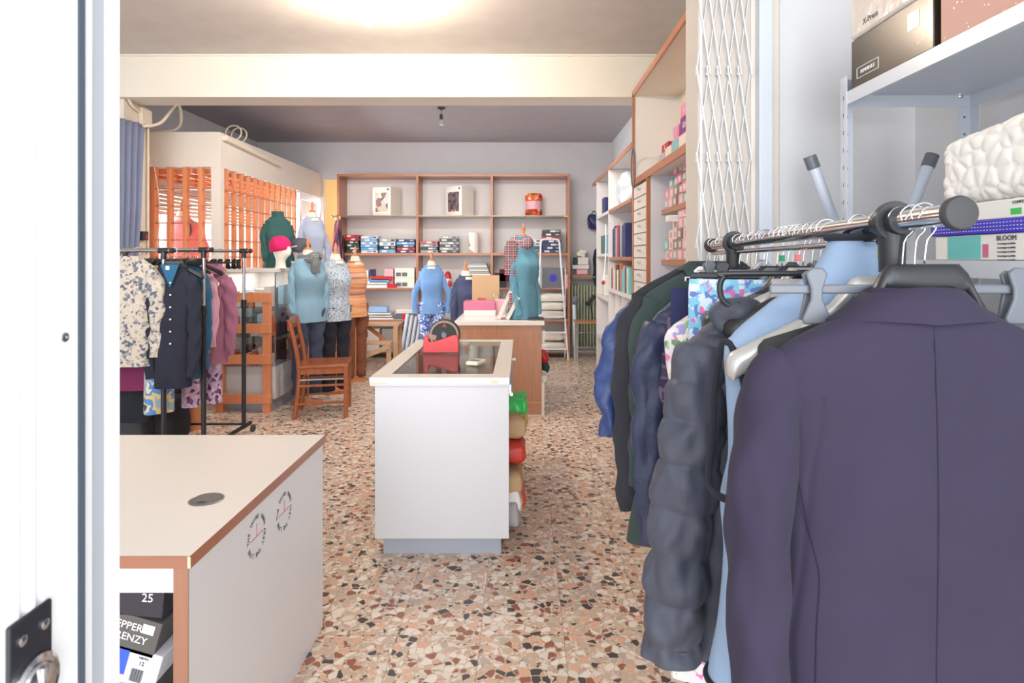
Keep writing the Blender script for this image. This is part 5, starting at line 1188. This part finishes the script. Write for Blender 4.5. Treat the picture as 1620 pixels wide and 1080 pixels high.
sl = thing('stool', 'chrome-legged stool with a thin wooden seat in front of the radiator', 'stool', (XX(934, 8.15), 8.15, 0))
w2 = .175
for x in (-w2, w2):
    for y in (0, .3): MB().tube([(x, y, 0), (x, y, .56)], .011, 12).build('leg', 'chrome', sl)
MB().box(-w2 - .03, w2 + .03, -.02, .32, .56, .585).build('seat', 'brown_wood', sl, bevel=.004)
for z in (.18, .24, .44): MB().tube([(-w2, 0, z), (w2, 0, z)], .007, 10).build('stretcher', 'chrome', sl)
for x in (-w2, w2): MB().tube([(x, 0, .2), (x, .3, .2)], .007, 10).build('stretcher', 'chrome', sl)
rd = thing('radiator', 'pale green ribbed radiator on the back wall behind the stool', 'radiator', (XX(924, 9.0), 8.95, .13))
for k in range(9):
    MB().box(-.2 + k * .045, -.2 + k * .045 + .033, -.04, .08, .0, .92).build('rib', 'radiator', rd, bevel=.012)
MB().tube([(-.21, .03, .06), (.21, .03, .06)], .02, 12).tube([(-.21, .03, .86), (.21, .03, .86)], .02, 12).build('header', 'radiator', rd)
MB().box(-.16, -.13, .0, .06, -.13, .02).box(.13, .16, 0, .06, -.13, .02).build('foot', 'radiator', rd)
t = thing('wall_shelf', 'small shelf above the radiator stacked with boxes', 'shelf', (XX(922, 9.0), 8.9, 1.155))
MB().box(-.19, .19, -.02, .17, 0, .025).build('board', mat('shelf_green', (120, 134, 126), .6), t)
for (px0, px1, py0, py1, m_, nm, d) in ((905, 937, 434, 442, 'brown_wood', 'wooden tray on the shelf above the radiator', 8.9), (912, 930, 426, 433.5, 'rose_box', 'small pale box in the tray above the radiator', 8.92), (905, 932, 419, 425.5, 'shelf_white', 'flat white carton above the wooden tray', 8.9), (914, 931, 407, 418.5, 'shelf_white', 'white carton topmost above the radiator', 8.9), (908, 913, 407, 418.5, 'green_teal', 'dark green carton beside the topmost white carton', 8.9)):
    blk('carton', nm, 'box', px0, px1, py0, py1, d, .14, m_, z0=None)
o = MB().ell((0, 0, .055), (.075, .06, .055), 24, 16, .8, .03, 16).build('gift_bow', 'foam', loc=(XX(921, 8.9), 8.96, ZZ(407, 8.9)), ang=80); tag(o, 'cream fabric bow on the topmost white carton', 'bow')
t = thing('mop', 'black brush hanging in front of the radiator', 'brush', (XX(934, 8.85), 8.885, ZZ(482, 8.9)))
MB().bar((-.06, 0, .0), (.07, 0, .14), .03, .05).build('brush_head', 'black_plastic', t, bevel=.01); MB().cyl((0, 0, .05), (.04, .02, -.20), .008, .006).build('brush_handle', 'black_plastic', t); t.name = 'brush'
t = thing('ironing_board', 'folded white ironing board leaning by the shelving end panel', 'ironing board', (XX(911, 8.6), 8.62, 0)); t.name = 'folded_board'; t['label'] = 'narrow white folded board leaning beside the step ladder'; t['category'] = 'board'
MB().bar((0, 0, .01), (-.02, .03, .78), .03, .05).build('board_body', 'white_metal', t, bevel=.004); MB().ell((.0, 0, .85), (.04, .03, .07)).build('knob', 'grey_plastic', t)
# timber step behind the mannequins
ts = thing('wooden_step', 'rough pale wooden two-step stool in front of the back shelving', 'step stool', (XX(600, 7.7), 7.7, 0))
s = 7.7 / F
def u(px): return (px - 600) * s
def vz(py): return H - (py - CY) * s
MB().box(u(556), u(631), 0, .28, vz(516), vz(512)).build('top_board', 'pale_wood_x', ts, bevel=.003)
MB().box(u(556), u(622), -.14, .06, vz(543), vz(539)).build('lower_board', 'pale_wood_x', ts, bevel=.003)
for x in (558, 622): MB().box(u(x), u(x + 7), .0, .05, 0, vz(516)).build('leg', 'pale_wood', ts, bevel=.003); MB().box(u(x), u(x + 7), .23, .28, 0, vz(516)).build('leg', 'pale_wood', ts, bevel=.003)
for x in (558, 615): MB().box(u(x), u(x + 7), -.14, -.10, 0, vz(543)).build('leg', 'pale_wood', ts, bevel=.003)
MB().bar((u(563), -.15, vz(568)), (u(620), -.15, vz(545)), .03, .06).build('brace', 'pale_wood_x', ts); MB().bar((u(578), .12, vz(518)), (u(606), .12, vz(540)), .03, .05).build('brace', 'brown_wood', ts)
for i, (px, ln) in enumerate(((634, 6), (641, 5), (648, 4), (655, 3))):
    t = thing('fabric_roll', 'plastic-wrapped white roll leaning beside the wooden step, %s from the step' % ORD[i], 'roll', (XX(px, 8.3), 8.3, 0.0), group='wrapped rolls beside the wooden step')
    MB().bar((0, 0, .055), (.06, .22, .66 - .02 * i), .045, .06).build('roll', 'plastic_wrap', t, bevel=.015)
# ================================================================ GOODS ON THE BACK SHELVES
PK = {'red': (200, 44, 52), 'sky': (96, 170, 220), 'white': (226, 226, 222), 'navy': (44, 50, 100), 'green': (50, 90, 76), 'grey': (168, 168, 164), 'coral': (206, 104, 92), 'black': (52, 50, 54)}
for k, v in PK.items(): mat('pack_' + k, v, .35)
def stack(px0, px1, pyb, pyt, d, zb, cols, where):
    n = len(cols); hh = (ZZ(pyt, d) - zb) / n; w_ = (px1 - px0) * d / F
    for i, c in enumerate(cols):
        mb = MB(); random.seed(int(px0) * 7 + i); mb.box(-w_ / 2, w_ / 2, 0, .26, 0, hh - .004); mb.mi = 1
        l0 = random.uniform(-.4, 0) * w_; mb.box(l0, l0 + w_ * .28, -.0015, 0, hh * .2, hh * .75); mb.mi = 2; mb.box(w_ * .22, w_ * .42, -.0015, 0, hh * .25, hh * .7)
        o = mb.build('shirt_box', ['pack_' + c, 'pack_white' if c != 'white' else 'pack_sky', 'pack_grey' if c in ('navy', 'black', 'sky') else 'pack_navy'], bevel=.002, loc=(XX((px0 + px1) / 2, d) + random.uniform(-.008, .008), d, zb + i * hh + .001), rz=random.uniform(-.02, .02))
        tag(o, '%s shirt box in the stack %s, %s up' % (c, where, ORD[i]), 'box', 'flat shirt boxes stacked on the back shelving')
zs = 1.523
stack(547, 568, 398, 371, 8.74, zs, ['green', 'black', 'green', 'black', 'red', 'red'], 'next to the left end panel')
stack(571, 597, 398, 373, 8.74, zs, ['white', 'sky', 'sky', 'white', 'sky', 'white'], 'of mostly blue boxes')
stack(601, 626, 398, 377, 8.74, zs, ['sky', 'black', 'white', 'grey'], 'with grey on top')
stack(628, 656, 398, 378, 8.74, zs, ['navy', 'red', 'navy', 'sky', 'navy'], 'left of the first divider')
stack(664, 692, 398, 381, 8.74, zs, ['grey', 'black', 'grey', 'coral'], 'right of the first divider')
stack(695, 724, 398, 373, 8.74, zs, ['black', 'grey', 'black', 'grey', 'black', 'grey'], 'left of the boxed roll')
stack(801, 822, 398, 381, 8.74, zs, ['black', 'green', 'black'], 'behind the tartan scarf')
stack(829, 856, 398, 378, 8.76, zs, ['grey', 'green', 'white', 'white'], 'behind the step ladder top')
stack(858, 887, 398, 363, 8.74, zs, ['navy', 'navy', 'navy', 'navy', 'red', 'black', 'black'], 'of navy boxes at the right end')
def bedbox(name, label, px0, px1, py0, py1, d, rz, inner):
    w_ = (px1 - px0) * d / F; h_ = ZZ(py0, d) - 2.066
    t = thing(name, label, 'box', (XX((px0 + px1) / 2, d), d + .02, 2.066), rz); f = .86
    b = MB().box(-w_ / 2, w_ / 2, 0, .26, 0, h_).build('carton', 'cos_white', t, bevel=.003)
    MB().box(-w_ * .33, w_ * .34, -.002, .0, h_ * .14, h_ * .80).build('window', inner, t); MB().lathe([(.018, 0), (.018, .002), (.001, .002)], (w_ * .36, -.0, h_ * .91), 16, Matrix.Rotation(R(90), 4, 'X')).build('badge', 'grey_plastic', t)
    fm = MB(); 
    for (a, c_) in (((-.36, .11), (.37, .11)), ((-.36, .83), (.37, .83)), ((-.36, .11), (-.36, .83)), ((.37, .11), (.37, .83))): fm.bar((a[0] * w_, -.002, a[1] * h_), (c_[0] * w_, -.002, c_[1] * h_), .004, .012, (0, 1, 0))
    fm.build('window_frame', 'white_plastic', t)
ramp_mat('quilt_print', [(0, (206, 196, 190)), (.4, (150, 120, 110)), (.55, (226, 190, 150)), (.7, (96, 90, 110)), (.85, (232, 226, 220))], 'voronoi', 13)
ramp_mat('quilt_print_dark', [(0, (120, 96, 90)), (.4, (70, 62, 76)), (.6, (190, 150, 120)), (.75, (96, 84, 96))], 'voronoi', 20)
bedbox('bedding_box', 'white bedding box with a window in the upper left bay of the back shelving', 586, 620, 295.5, 335, 8.72, R(-22), 'quilt_print')
bedbox('bedding_box', 'beige bedding box with a dark patterned window in the upper middle bay', 699, 735, 294, 335, 8.72, R(-38), 'quilt_print_dark')
t = thing('blanket_roll', 'orange patterned blanket roll with a pale band in the upper right bay', 'blanket', (XX(844.5, 8.8), 8.83, 2.066))
ramp_mat('orange_print', [(0, (232, 96, 40)), (.5, (236, 120, 60)), (.66, (240, 206, 170)), (.8, (190, 50, 50)), (.9, (90, 100, 50))], 'voronoi', 22)
MB().lathe([(.11, 0), (.128, .02), (.122, .08), (.112, .1), (.112, .21), (.122, .23), (.126, .29), (.11, .325), (.04, .32), (.001, .31)], (0, 0, 0), 32).build('blanket', 'orange_print', t, ang=60)
MB().lathe([(.116, .095), (.116, .215)], (0, 0, 0), 32).build('paper_band', 'rose_box', t)
t = thing('boxed_roll', 'clear-wrapped white patterned roll in the middle bay above the desk items', 'roll', (XX(748.5, 8.76), 8.84, zs + .001))
MB().lathe([(.07, 0), (.077, .01), (.077, .29), (.07, .30), (.001, .30)], (0, 0, 0), 28).build('roll', ramp_mat('white_print', [(0, (236, 230, 222)), (.55, (200, 168, 140)), (.62, (240, 236, 230))], 'voronoi', 26), t)
# lower levels
L3, L4 = 1.018, .556
def it(nm, label, cat, px0, px1, py0, z0, m, d=8.76, dep=.2, group=None, py1=None):
    return blk(nm, label, cat, px0, px1, py0, py1 or 0, d, dep, m, group, z0=z0 + .001)
h3 = [('carton', 'white carton lower of two with grey windows, left bay', 'box', 625, 656, 440, L3), ('carton', 'white carton upper of two with grey windows, left bay', 'box', 625, 656, 424, L3 + .145)]
for i, (nm, l_, c_, a, b_, py, z) in enumerate(h3):
    t = thing('windowed_carton', l_, 'box', (XX(640, 8.74), 8.74, z + .001)); w_ = 31 * 8.74 / F
    MB().box(-w_ / 2, w_ / 2, 0, .22, 0, .143).build('carton', 'cos_white', t, bevel=.002)
    for k in range(3): MB().box(-.125 + k * .088, -.125 + k * .088 + .075, -.002, 0, .02, .075).build('window', ['grey_plastic', 'cos_green', 'cos_white'][k], t)
it('carton', 'salmon pink carton standing left of the windowed cartons', 'box', 608, 622, 425, L3, 'rose_box')
it('packet', 'cream cylinder-like packet at the left of the third shelf', 'packet', 576, 583, 427, L3, 'cos_white'); it('packet', 'dark blue packet beside the cream packet', 'packet', 585, 590, 426, L3, 'pack_navy')
for i, (a, b_, py, m_, l_) in enumerate(((575, 614, 449, 'paper', 'white folded linen at the bottom of the left pile on the third shelf'), (575, 612, 445, 'cos_white', 'cream folded linen in the left pile on the third shelf'), (584, 616, 441, 'pack_sky', 'light blue folded linen in the left pile on the third shelf'), (586, 620, 437, 'pack_red', 'crimson folded linen on top of the left pile on the third shelf'))):
    it('folded_linen', l_, 'linen', a, b_, py, L3 + i * .036, m_, 8.72, .25)
it('packet', 'small red packet in front of the windowed cartons', 'packet', 612, 627, 449, L3, 'pack_red', 8.69, .05)
for i, (a, b_, m_) in enumerate(((576, 622, 'paper'), (578, 620, 'cos_white'), (582, 618, 'pack_white'))): it('folded_linen', 'pale folded linen on the fourth shelf, %s from the bottom' % ORD[i], 'linen', a, b_, 503 - i * 4, L4 + i * .034, m_, 8.74, .25)
it('carton', 'light blue carton on the folded linen of the fourth shelf', 'box', 584, 612, 485, L4 + .10, mat('light_blue_box', (160, 194, 236), .3), 8.78, .18)
it('carton', 'grey windowed carton on the fourth shelf', 'box', 626, 658, 496, L4, 'grey_plastic'); it('carton', 'white carton on top of the grey windowed carton', 'box', 627, 658, 489, L4 + .085, 'cos_white'); 
it('packet', 'round-cornered red packet against the grey windowed carton', 'packet', 636, 646, 497, L4, 'pack_red', 8.7, .04)
t = thing('plush_toy', 'red and white Santa-hatted plush figure on the third shelf', 'toy', (XX(708, 8.76), 8.80, L3 + .001))
MB().ell((0, 0, .07), (.06, .05, .07), 24, 14, .9, .01, 20).build('body', 'pack_white', t); MB().lathe([(.055, .12), (.052, .16), (.04, .21), (.012, .235), (.001, .24)], (0, 0, 0), 20).build('hat', 'pack_red', t); MB().ell((.0, -.02, .115), (.05, .04, .03)).build('beard', 'foam', t)
MB().ell((.03, -.04, .05), (.035, .02, .05)).build('red_mitten', 'pack_red', t)
for i in range(5): it('folder', 'flat white folder in the middle bay pile, %s from the bottom' % ORD[i], 'folder', 737 + (i % 2) * 2, 776 - i * 1.5, 0, 0, 'paper' if i % 2 == 0 else 'pack_grey', 8.72, .26) if False else None
for i in range(6):
    o = MB().box(-.18 + .008 * i, .17 - .012 * i, 0, .26, 0, .026).build('folder', 'paper' if i % 2 == 0 else 'pack_grey', bevel=.002, loc=(XX(757, 8.72), 8.72, L3 + .18 + i * .03)); tag(o, 'flat white or grey folder in the middle bay pile, %s from the bottom' % ORD[i], 'folder', 'pile of folders in the middle bay')
o = MB().box(-.18, .18, 0, .27, 0, .178).build('carton', 'cos_brown', bevel=.003, loc=(XX(757, 8.72), 8.72, L3 + .001)); tag(o, 'brown carton under the pile of folders in the middle bay', 'box')
for i, (a, b_, py, z, m_, l_) in enumerate(((783, 800, 432, L3, 'dark_grey_knit', 'dark folded sweater in the right bay, nearest the divider'), (790, 806, 426, L3 + .09, 'maroon', 'maroon folded sweater on top of the dark one'), (858, 892, 424, L3, 'grey_plastic', 'large grey case with a blue disc behind the ladder'), (893, 899, 434, L3, 'rose_box', 'pale packet beside the grey case'))):
    it('folded_sweater' if i < 2 else 'storage_case' if i == 2 else 'packet', l_, 'sweater' if i < 2 else 'case', a, b_, py, z, m_, 8.74, .22)
o = MB().lathe([(.055, 0), (.055, .004), (.001, .004)], (0, 0, 0), 28, Matrix.Rotation(R(90), 4, 'X')).build('disc_sticker', 'blue_ribbon', bpy.data.objects['storage_case'], loc=(0, -.001, .14))
t = bpy.data.objects['storage_case']; t['label'] = 'large grey case with a blue disc behind the ladder'
random.seed(4)
for i in range(5):
    z = .62 - .0 + (i % 3) * .135 if i < 3 else .12 + (i - 3) * .15
    o = MB().ell((0, 0, .062), (.19, .13, .06), 36, 20, .6, .014, 9).build('pillow', 'foam', loc=(XX(876, 8.8), 8.82, (L4 + .002 + i * .128) if i < 3 else (.102 + (i - 3) * .14)), ang=80)
    tag(o, 'plump white pillow stacked behind the step ladder, %s' % ['lowest on the fourth shelf', 'second on the fourth shelf', 'top of the fourth shelf pile', 'lowest on the bottom shelf', 'upper one on the bottom shelf'][i], 'pillow', 'pillows behind the step ladder')
for i in range(3):
    for b_ in range(2):
        it('carton', '%s carton on the bottom shelf of the %s bay, %s from the left' % (['white', 'grey', 'brown'][(i + b_) % 3], ['left', 'middle'][b_], ORD[i]), 'box', (580 if b_ == 0 else 672) + i * 24, (600 if b_ == 0 else 692) + i * 24, 520, .10, ['cos_white', 'pack_grey', 'cos_brown'][(i + b_) % 3])
# ================================================================ RIGHT SHELF GOODS
HOS = {'pink': (226, 140, 174), 'rose': (232, 178, 188), 'teal': (138, 192, 196), 'taupe': (150, 134, 130), 'cream': (230, 218, 206), 'grey': (176, 176, 178)}
for k, v in HOS.items(): mat('hos_' + k, v, .35)
protos = {}
def hbox(c, name='hosiery_box', size=(.12, .115, .07)):
    mb = MB(); w_, l_, h_ = size; mb.box(0, w_, -l_, 0, 0, h_); mb.mi = 1
    mb.box(-.001, 0, -l_ * .8, -l_ * .35, h_ * .2, h_ * .75).box(w_ * .15, w_ * .6, -l_ - .001, -l_, h_ * .2, h_ * .75)
    o = mb.build(name, ['hos_' + c, 'hos_cream' if c != 'cream' else 'hos_pink'], bevel=.002); return o
cols8 = {}
def hstack(xf, y, z, n, cs, level, ci, w_=.12):
    for r in range(n):
        c = cs[(r + ci * 2) % len(cs)]
        if c in protos: o = protos[c].copy(); C.objects.link(o)
        else: o = hbox(c); protos[c] = o
        o.location = (xf + random.uniform(0, .012), y + random.uniform(-.004, .004), z + r * .0712 + .001)
        tag(o, '%s hosiery box, %s, %s stack from far end, %s up' % (c, level, ORD[ci], ORD[r]), 'box', 'small hosiery boxes on the right inner shelves')
random.seed(21)
PAT = [['grey', 'pink', 'pink'], ['teal', 'teal', 'rose', 'rose'], ['taupe', 'taupe', 'grey', 'pink'], ['rose', 'rose', 'taupe', 'pink', 'taupe'], ['taupe', 'cream', 'rose', 'teal', 'pink'], ['cream', 'taupe', 'pink', 'rose', 'taupe'], ['rose', 'teal', 'taupe', 'pink', 'rose'], ['pink', 'cream', 'taupe', 'rose', 'pink']]
for ci in range(8): hstack(1.062, 4.50 - ci * .125, 1.812, [3, 3, 4, 4, 4, 4, 4, 4][ci] if ci else 2, PAT[ci], 'upper inner shelf', ci)
PAT2 = [['cream', 'teal'], ['cream', 'cream', 'pink'], ['grey', 'taupe', 'cream', 'cream'], ['rose', 'rose', 'taupe', 'taupe', 'rose'], ['cream', 'rose', 'cream', 'rose', 'rose'], ['taupe', 'cream', 'rose', 'cream', 'rose'], ['rose', 'taupe', 'cream', 'rose', 'taupe'], ['rose', 'cream', 'taupe', 'rose', 'rose']]
for ci in range(8): hstack(1.062, 4.50 - ci * .125, 1.437, [2, 3, 4, 5, 5, 5, 5, 5][ci] if ci else 2, PAT2[ci], 'lower inner shelf', ci)
for ci in range(6): hstack(1.08, 4.45 - ci * .125, 1.062, [1, 1, 2, 2, 3, 3][ci], ['cream', 'rose', 'pink'], 'lowest visible inner shelf', ci)
big = [('silver_case', 4.36, 4.18, .075, 'hos_grey', 'grey carton at the far end of the top right shelf'), ('c', 4.16, 4.0, .09, 'hos_cream', 'cream carton beside the grey one on the top right shelf'), ('c', 3.98, 3.82, .10, 'hos_teal', 'pale teal carton on the top right shelf'), ('c', 3.80, 3.6, .10, 'hos_cream', 'cream carton below the purple one on the top right shelf'), ('c', 3.58, 3.34, .10, 'hos_cream', 'nearest cream carton on the top right shelf')]
for i, (_, y1, y0, h_, m_, l_) in enumerate(big):
    o = MB().box(0, .22, y0 - y1, 0, 0, h_).build('carton', m_, bevel=.003, loc=(.99, y1, 2.116)); tag(o, l_, 'box')
mat('crimson', (186, 44, 60), .35); mat('purple_box', (130, 56, 140), .3); mat('fuchsia_box', (222, 66, 128), .3)
for (y1, y0, z, h_, m_, l_) in ((4.30, 4.12, 2.192, .06, 'crimson', 'crimson carton on the far grey carton of the top right shelf'), (3.97, 3.84, 2.217, .09, 'hos_pink', 'pink carton standing on the pale teal one, top right shelf'), (3.80, 3.62, 2.217, .11, 'purple_box', 'purple carton printed 120, top right shelf'), (3.79, 3.64, 2.328, .08, 'hos_pink', 'pink carton above the purple 120 one, top right shelf'), (3.58, 3.34, 2.217, .12, 'purple_box', 'nearest purple carton on the top right shelf'), (3.57, 3.35, 2.338, .11, 'fuchsia_box', 'fuchsia carton above the nearest purple one, top right shelf')):
    t = thing('hosiery_carton', l_, 'box', (1.0, y1, z)); MB().box(0, .2, y0 - y1, 0, 0, h_).build('carton', m_, t, bevel=.003)
    MB().text('120' if 'purple' in m_ or 'fuchsia' in m_ else 'S', .05, TXN((-.001, (y0 - y1) / 2, h_ / 2))).build('printed_number', 'print_white', t)
# far unit goods
o = MB().ell((0, 0, .17), (.12, .20, .17), 40, 26, .7, .03, 12).build('packed_quilt', 'plastic_wrap', loc=(1.09, 6.05, 1.972), ang=80); tag(o, 'quilt in shiny clear plastic on the upper far right shelf', 'quilt')
random.seed(8)
for i in range(8):
    c = ['navy', 'navy', 'grey', 'red', 'navy', 'grey', 'navy', 'navy'][i]
    o = MB().box(0, .16, -.085, 0, 0, .30 + .02 * (i % 2)).build('sock_pack', 'pack_' + c, bevel=.004, loc=(.965, 6.42 - i * .10, 1.462)); tag(o, '%s sock pack hung in the far right unit, %s from the far end' % (c, ORD[i]), 'packet', 'sock packs in the far right unit')
for i in range(12):
    c = ['cos_brown', 'cos_pink', 'cos_white', 'cos_brown', 'cos_white', 'cos_green', 'cos_orange', 'teal_box', 'cos_blue', 'cos_brown', 'cos_white', 'teal_box'][i]; h_ = random.uniform(.2, .28)
    o = MB().box(0, .2, -.05, 0, 0, h_).build('book', c, bevel=.003, loc=(.965, 6.5 - i * .095, 1.122)); tag(o, 'upright %s packet in the row under the sock packs, %s from the far end' % ('coloured', ORD[i]), 'packet', 'row of upright packets in the far right unit'); o.name = 'upright_packet' if i == 0 else o.name.replace('book', 'upright_packet')
for i, (y, z, h_, m_) in enumerate(((6.4, .702, .25, 'cos_white'), (6.3, .702, .32, 'quilt_print'), (5.95, .702, .3, 'cos_white'), (5.55, .702, .25, 'rose_box'), (6.35, .122, .4, 'plastic_wrap'), (5.9, .122, .3, 'cos_brown'), (5.45, .122, .28, 'cos_white'))):
    o = MB().ell((0, 0, h_ / 2), (.13, .13, h_ / 2), 28, 18, .5, .02, 9).build('wrapped_bundle', m_, loc=(1.11, y, z), ang=80); tag(o, 'wrapped bundle in the lower compartments of the far right unit, %s' % ['upper far', 'upper, second', 'upper middle', 'upper nearest', 'bottom far', 'bottom middle', 'bottom nearest'][i], 'bundle', 'bundles in the far right unit')
for (y, z, h_, m_, l_) in ((7.3, 1.972, .2, 'pack_navy', 'navy pack on the top shelf by the back wall'), (7.4, 1.502, .22, 'cos_green', 'green pack on the narrow far shelf by the back wall'), (7.3, 1.002, .25, 'cos_white', 'white pack low on the narrow far shelf'), (6.9, 1.502, .2, 'pack_sky', 'light blue pack on the narrow far shelf')):
    o = MB().box(0, .2, -.2, 0, 0, h_).build('packet', m_, bevel=.01, loc=(.97, y, z)); tag(o, l_, 'packet')
t = thing('cord', 'white cord with a red tip hanging on the far right unit', 'cord', (.925, 6.62, 1.2)); MB().tube(smooth_path([(0, 0, .62), (.0, .02, .3), (-.01, .03, .1), (-.03, .0, .0)], 5), .008, 8).build('strand', 'white_plastic', t); MB().ell((-.03, 0, -.02), (.02, .02, .025)).build('tip', 'pack_red', t)
t = thing('blue_bag', 'blue bag hanging on the wall beside the far right unit', 'bag', (1.07, 8.95, 1.99)); MB().ell((0, 0, 0), (.09, .12, .11), 28, 18, .6, .03, 10).build('bag_body', 'pack_navy', t, ang=80); MB().tube(smooth_path([(-.05, 0, .09), (0, 0, .16), (.05, 0, .09)], 6), .006, 8).build('strap', 'black_plastic', t)
o = MB().ell((0, 0, 0), (.07, .1, .28), 28, 20, .7, .04, 8).build('hanging_bag', 'coat_black', loc=(1.13, 8.96, 1.30), ang=80); tag(o, 'long dark bag hanging between the radiator and the far right unit', 'bag')
t = thing('hoop', 'thin grey hoop hanging at the end of the drawer column', 'hoop', (.925, 5.0, 2.2)); MB().tube([(0, .09 * math.cos(a), .16 * math.sin(a)) for a in [2 * math.pi * k / 32 for k in range(32)]], .006, 8, True).build('ring', 'grey_plastic', t)
# ================================================================ BAGS IN THE OPEN SIDE OF THE WHITE COUNTER
BG = [('bag', 'crumpled green plastic bag poking out of the white counter', -.045, 3.42, .62, (.075, .10, .055), mat('green_bag', (60, 200, 96), .3), .03), ('bag', 'tan paper bag under the green bag in the white counter', -.05, 3.3, .54, (.07, .12, .06), 'cardboard', .02), ('bag', 'yellow bag behind the tan one in the white counter', -.035, 3.55, .53, (.075, .08, .08), mat('yellow_bag', (226, 196, 120), .5), .02), ('bag', 'red carton-like bag in the middle of the white counter side', -.045, 3.22, .425, (.065, .10, .055), mat('red_bag', (206, 60, 44), .45), .01), ('bag', 'kraft paper bag below the red one in the white counter', -.05, 3.18, .285, (.05, .12, .06), 'cardboard', .015), ('bag', 'white plastic bag low in the white counter side', -.055, 3.15, .20, (.05, .1, .07), 'paper', .02), ('bag', 'orange-red bag at the bottom of the white counter side', -.04, 3.28, .16, (.06, .1, .05), mat('orange_bag', (220, 80, 56), .4), .015), ('bag', 'silver grey pouch at the bottom of the white counter side', -.05, 3.08, .15, (.035, .06, .06), 'grey_cotton', .01)]
for (nm, l_, x, y, z, r, m_, am) in BG:
    o = MB().ell((0, 0, 0), r, 32, 22, .55, am, 18).build('carrier_bag', m_, loc=(x, y, z), ang=60); tag(o, l_, 'bag')
for (l_, x, y, z, m_) in (('green and white toy on the floor-side hook of the cash counter', .22, 5.75, .42, 'green_teal'), ('white plastic bag hanging behind the cash counter', .21, 5.72, .32, 'paper'), ('small red packet on the side of the cash counter', .21, 5.70, .52, 'pack_red')):
    o = MB().ell((0, 0, 0), (.035, .05, .06), 24, 14, .7, .02, 20).build('hanging_packet', m_, loc=(x, y, z), ang=60); tag(o, l_, 'packet')
# ================================================================ CURTAIN, CABLES, SWITCHES
cu = MB(); rr = []
for j in range(30):
    z = 2.66 - j * .05; top = []
    back = []
    for k in range(60):
        u_ = k / 59; x = -3.424; y = 4.95 + u_ * .48 * (1 - .22 * (j / 29))
        top.append(Vector((x - .0 + .022 * math.sin(u_ * 34 + .4 * math.sin(j * .3)), y, z - .03 * (1 - u_))))
    rr.append(top)
cu.loft(rr, False, False, closed=False)
o = cu.build('curtain', 'curtain_blue', ang=80); md = o.modifiers.new('thickness', 'SOLIDIFY'); md.thickness = .004
o.location = (0, .0, 0); tag(o, 'grey-blue curtain hanging beside the cream pier at the left', 'curtain')
t = thing('junction_box', 'cream junction box and conduit on the pier under the beam', 'junction box', (-3.446, 5.46, 2.74)); MB().box(0, .04, -.07, .07, -.09, .06).build('cover', 'cable_cream', t, bevel=.004)
MB().tube([(.012, .05, -.09), (.012, .05, -1.25)], .012, 10).build('conduit', 'cable_cream', t); MB().tube(smooth_path([(.02, -.07, .02), (.02, -.2, .06), (.02, -.3, .2)], 6), .012, 10).build('conduit', 'cable_cream', t)
t = thing('wall_socket', 'black adapter plugged into a wall socket on the pier behind the left rails', 'socket', (-3.447, 5.42, 1.56)); MB().box(0, .012, -.06, .06, -.07, .05).build('plate', 'cable_cream', t, bevel=.002); MB().box(.012, .05, -.04, .04, .05, .13).build('adapter', 'black_plastic', t, bevel=.003)
MB().box(.05, .052, .0, .02, .06, .10).build('red_light', 'pack_red', t)
def cable(label, pts, r=.012, m='cable_cream', k=8):
    o = MB().tube(smooth_path(pts, k), r, 10).build('cable', m, ang=180); tag(o, label, 'cable'); return o
cable('thick cream cable looping from the junction box to the booth roof', [(-3.40, 5.38, 2.63), (-3.34, 5.55, 2.70), (-3.30, 5.75, 2.92), (-3.38, 5.95, 2.80), (-3.50, 6.02, 2.73), (-3.75, 6.05, 2.722)], .014)
cable('coiled cream cable standing in a ring on the booth roof', [(-3.02 + .10 * math.cos(a) - .12, 6.5 + .02 * a, 2.80 + .09 * math.sin(a)) for a in [R(-90 + 30 * k) for k in range(22)]], .009, k=4)
t = thing('conduit_box', 'cream cable duct box on the corner of the booth fascia', 'cable duct', (-3.018, 6.05, 2.66)); MB().bar((.02, 0, 0), (.02, 1.4, -.06), .05, .05).build('duct', 'cable_cream', t, bevel=.004); t.name = 'cable_duct'
cable('thin cream wire hanging down inside the front lattice', [(-3.66, 5.97, 2.36), (-3.62, 5.975, 2.1), (-3.60, 5.97, 1.85), (-3.63, 5.97, 1.6), (-3.6, 5.97, 1.5)], .005)
cable('thin wire sagging along the booth fascia', [(-3.75, 5.985, 2.69), (-3.72, 5.985, 2.5), (-3.70, 5.98, 2.36)], .004)
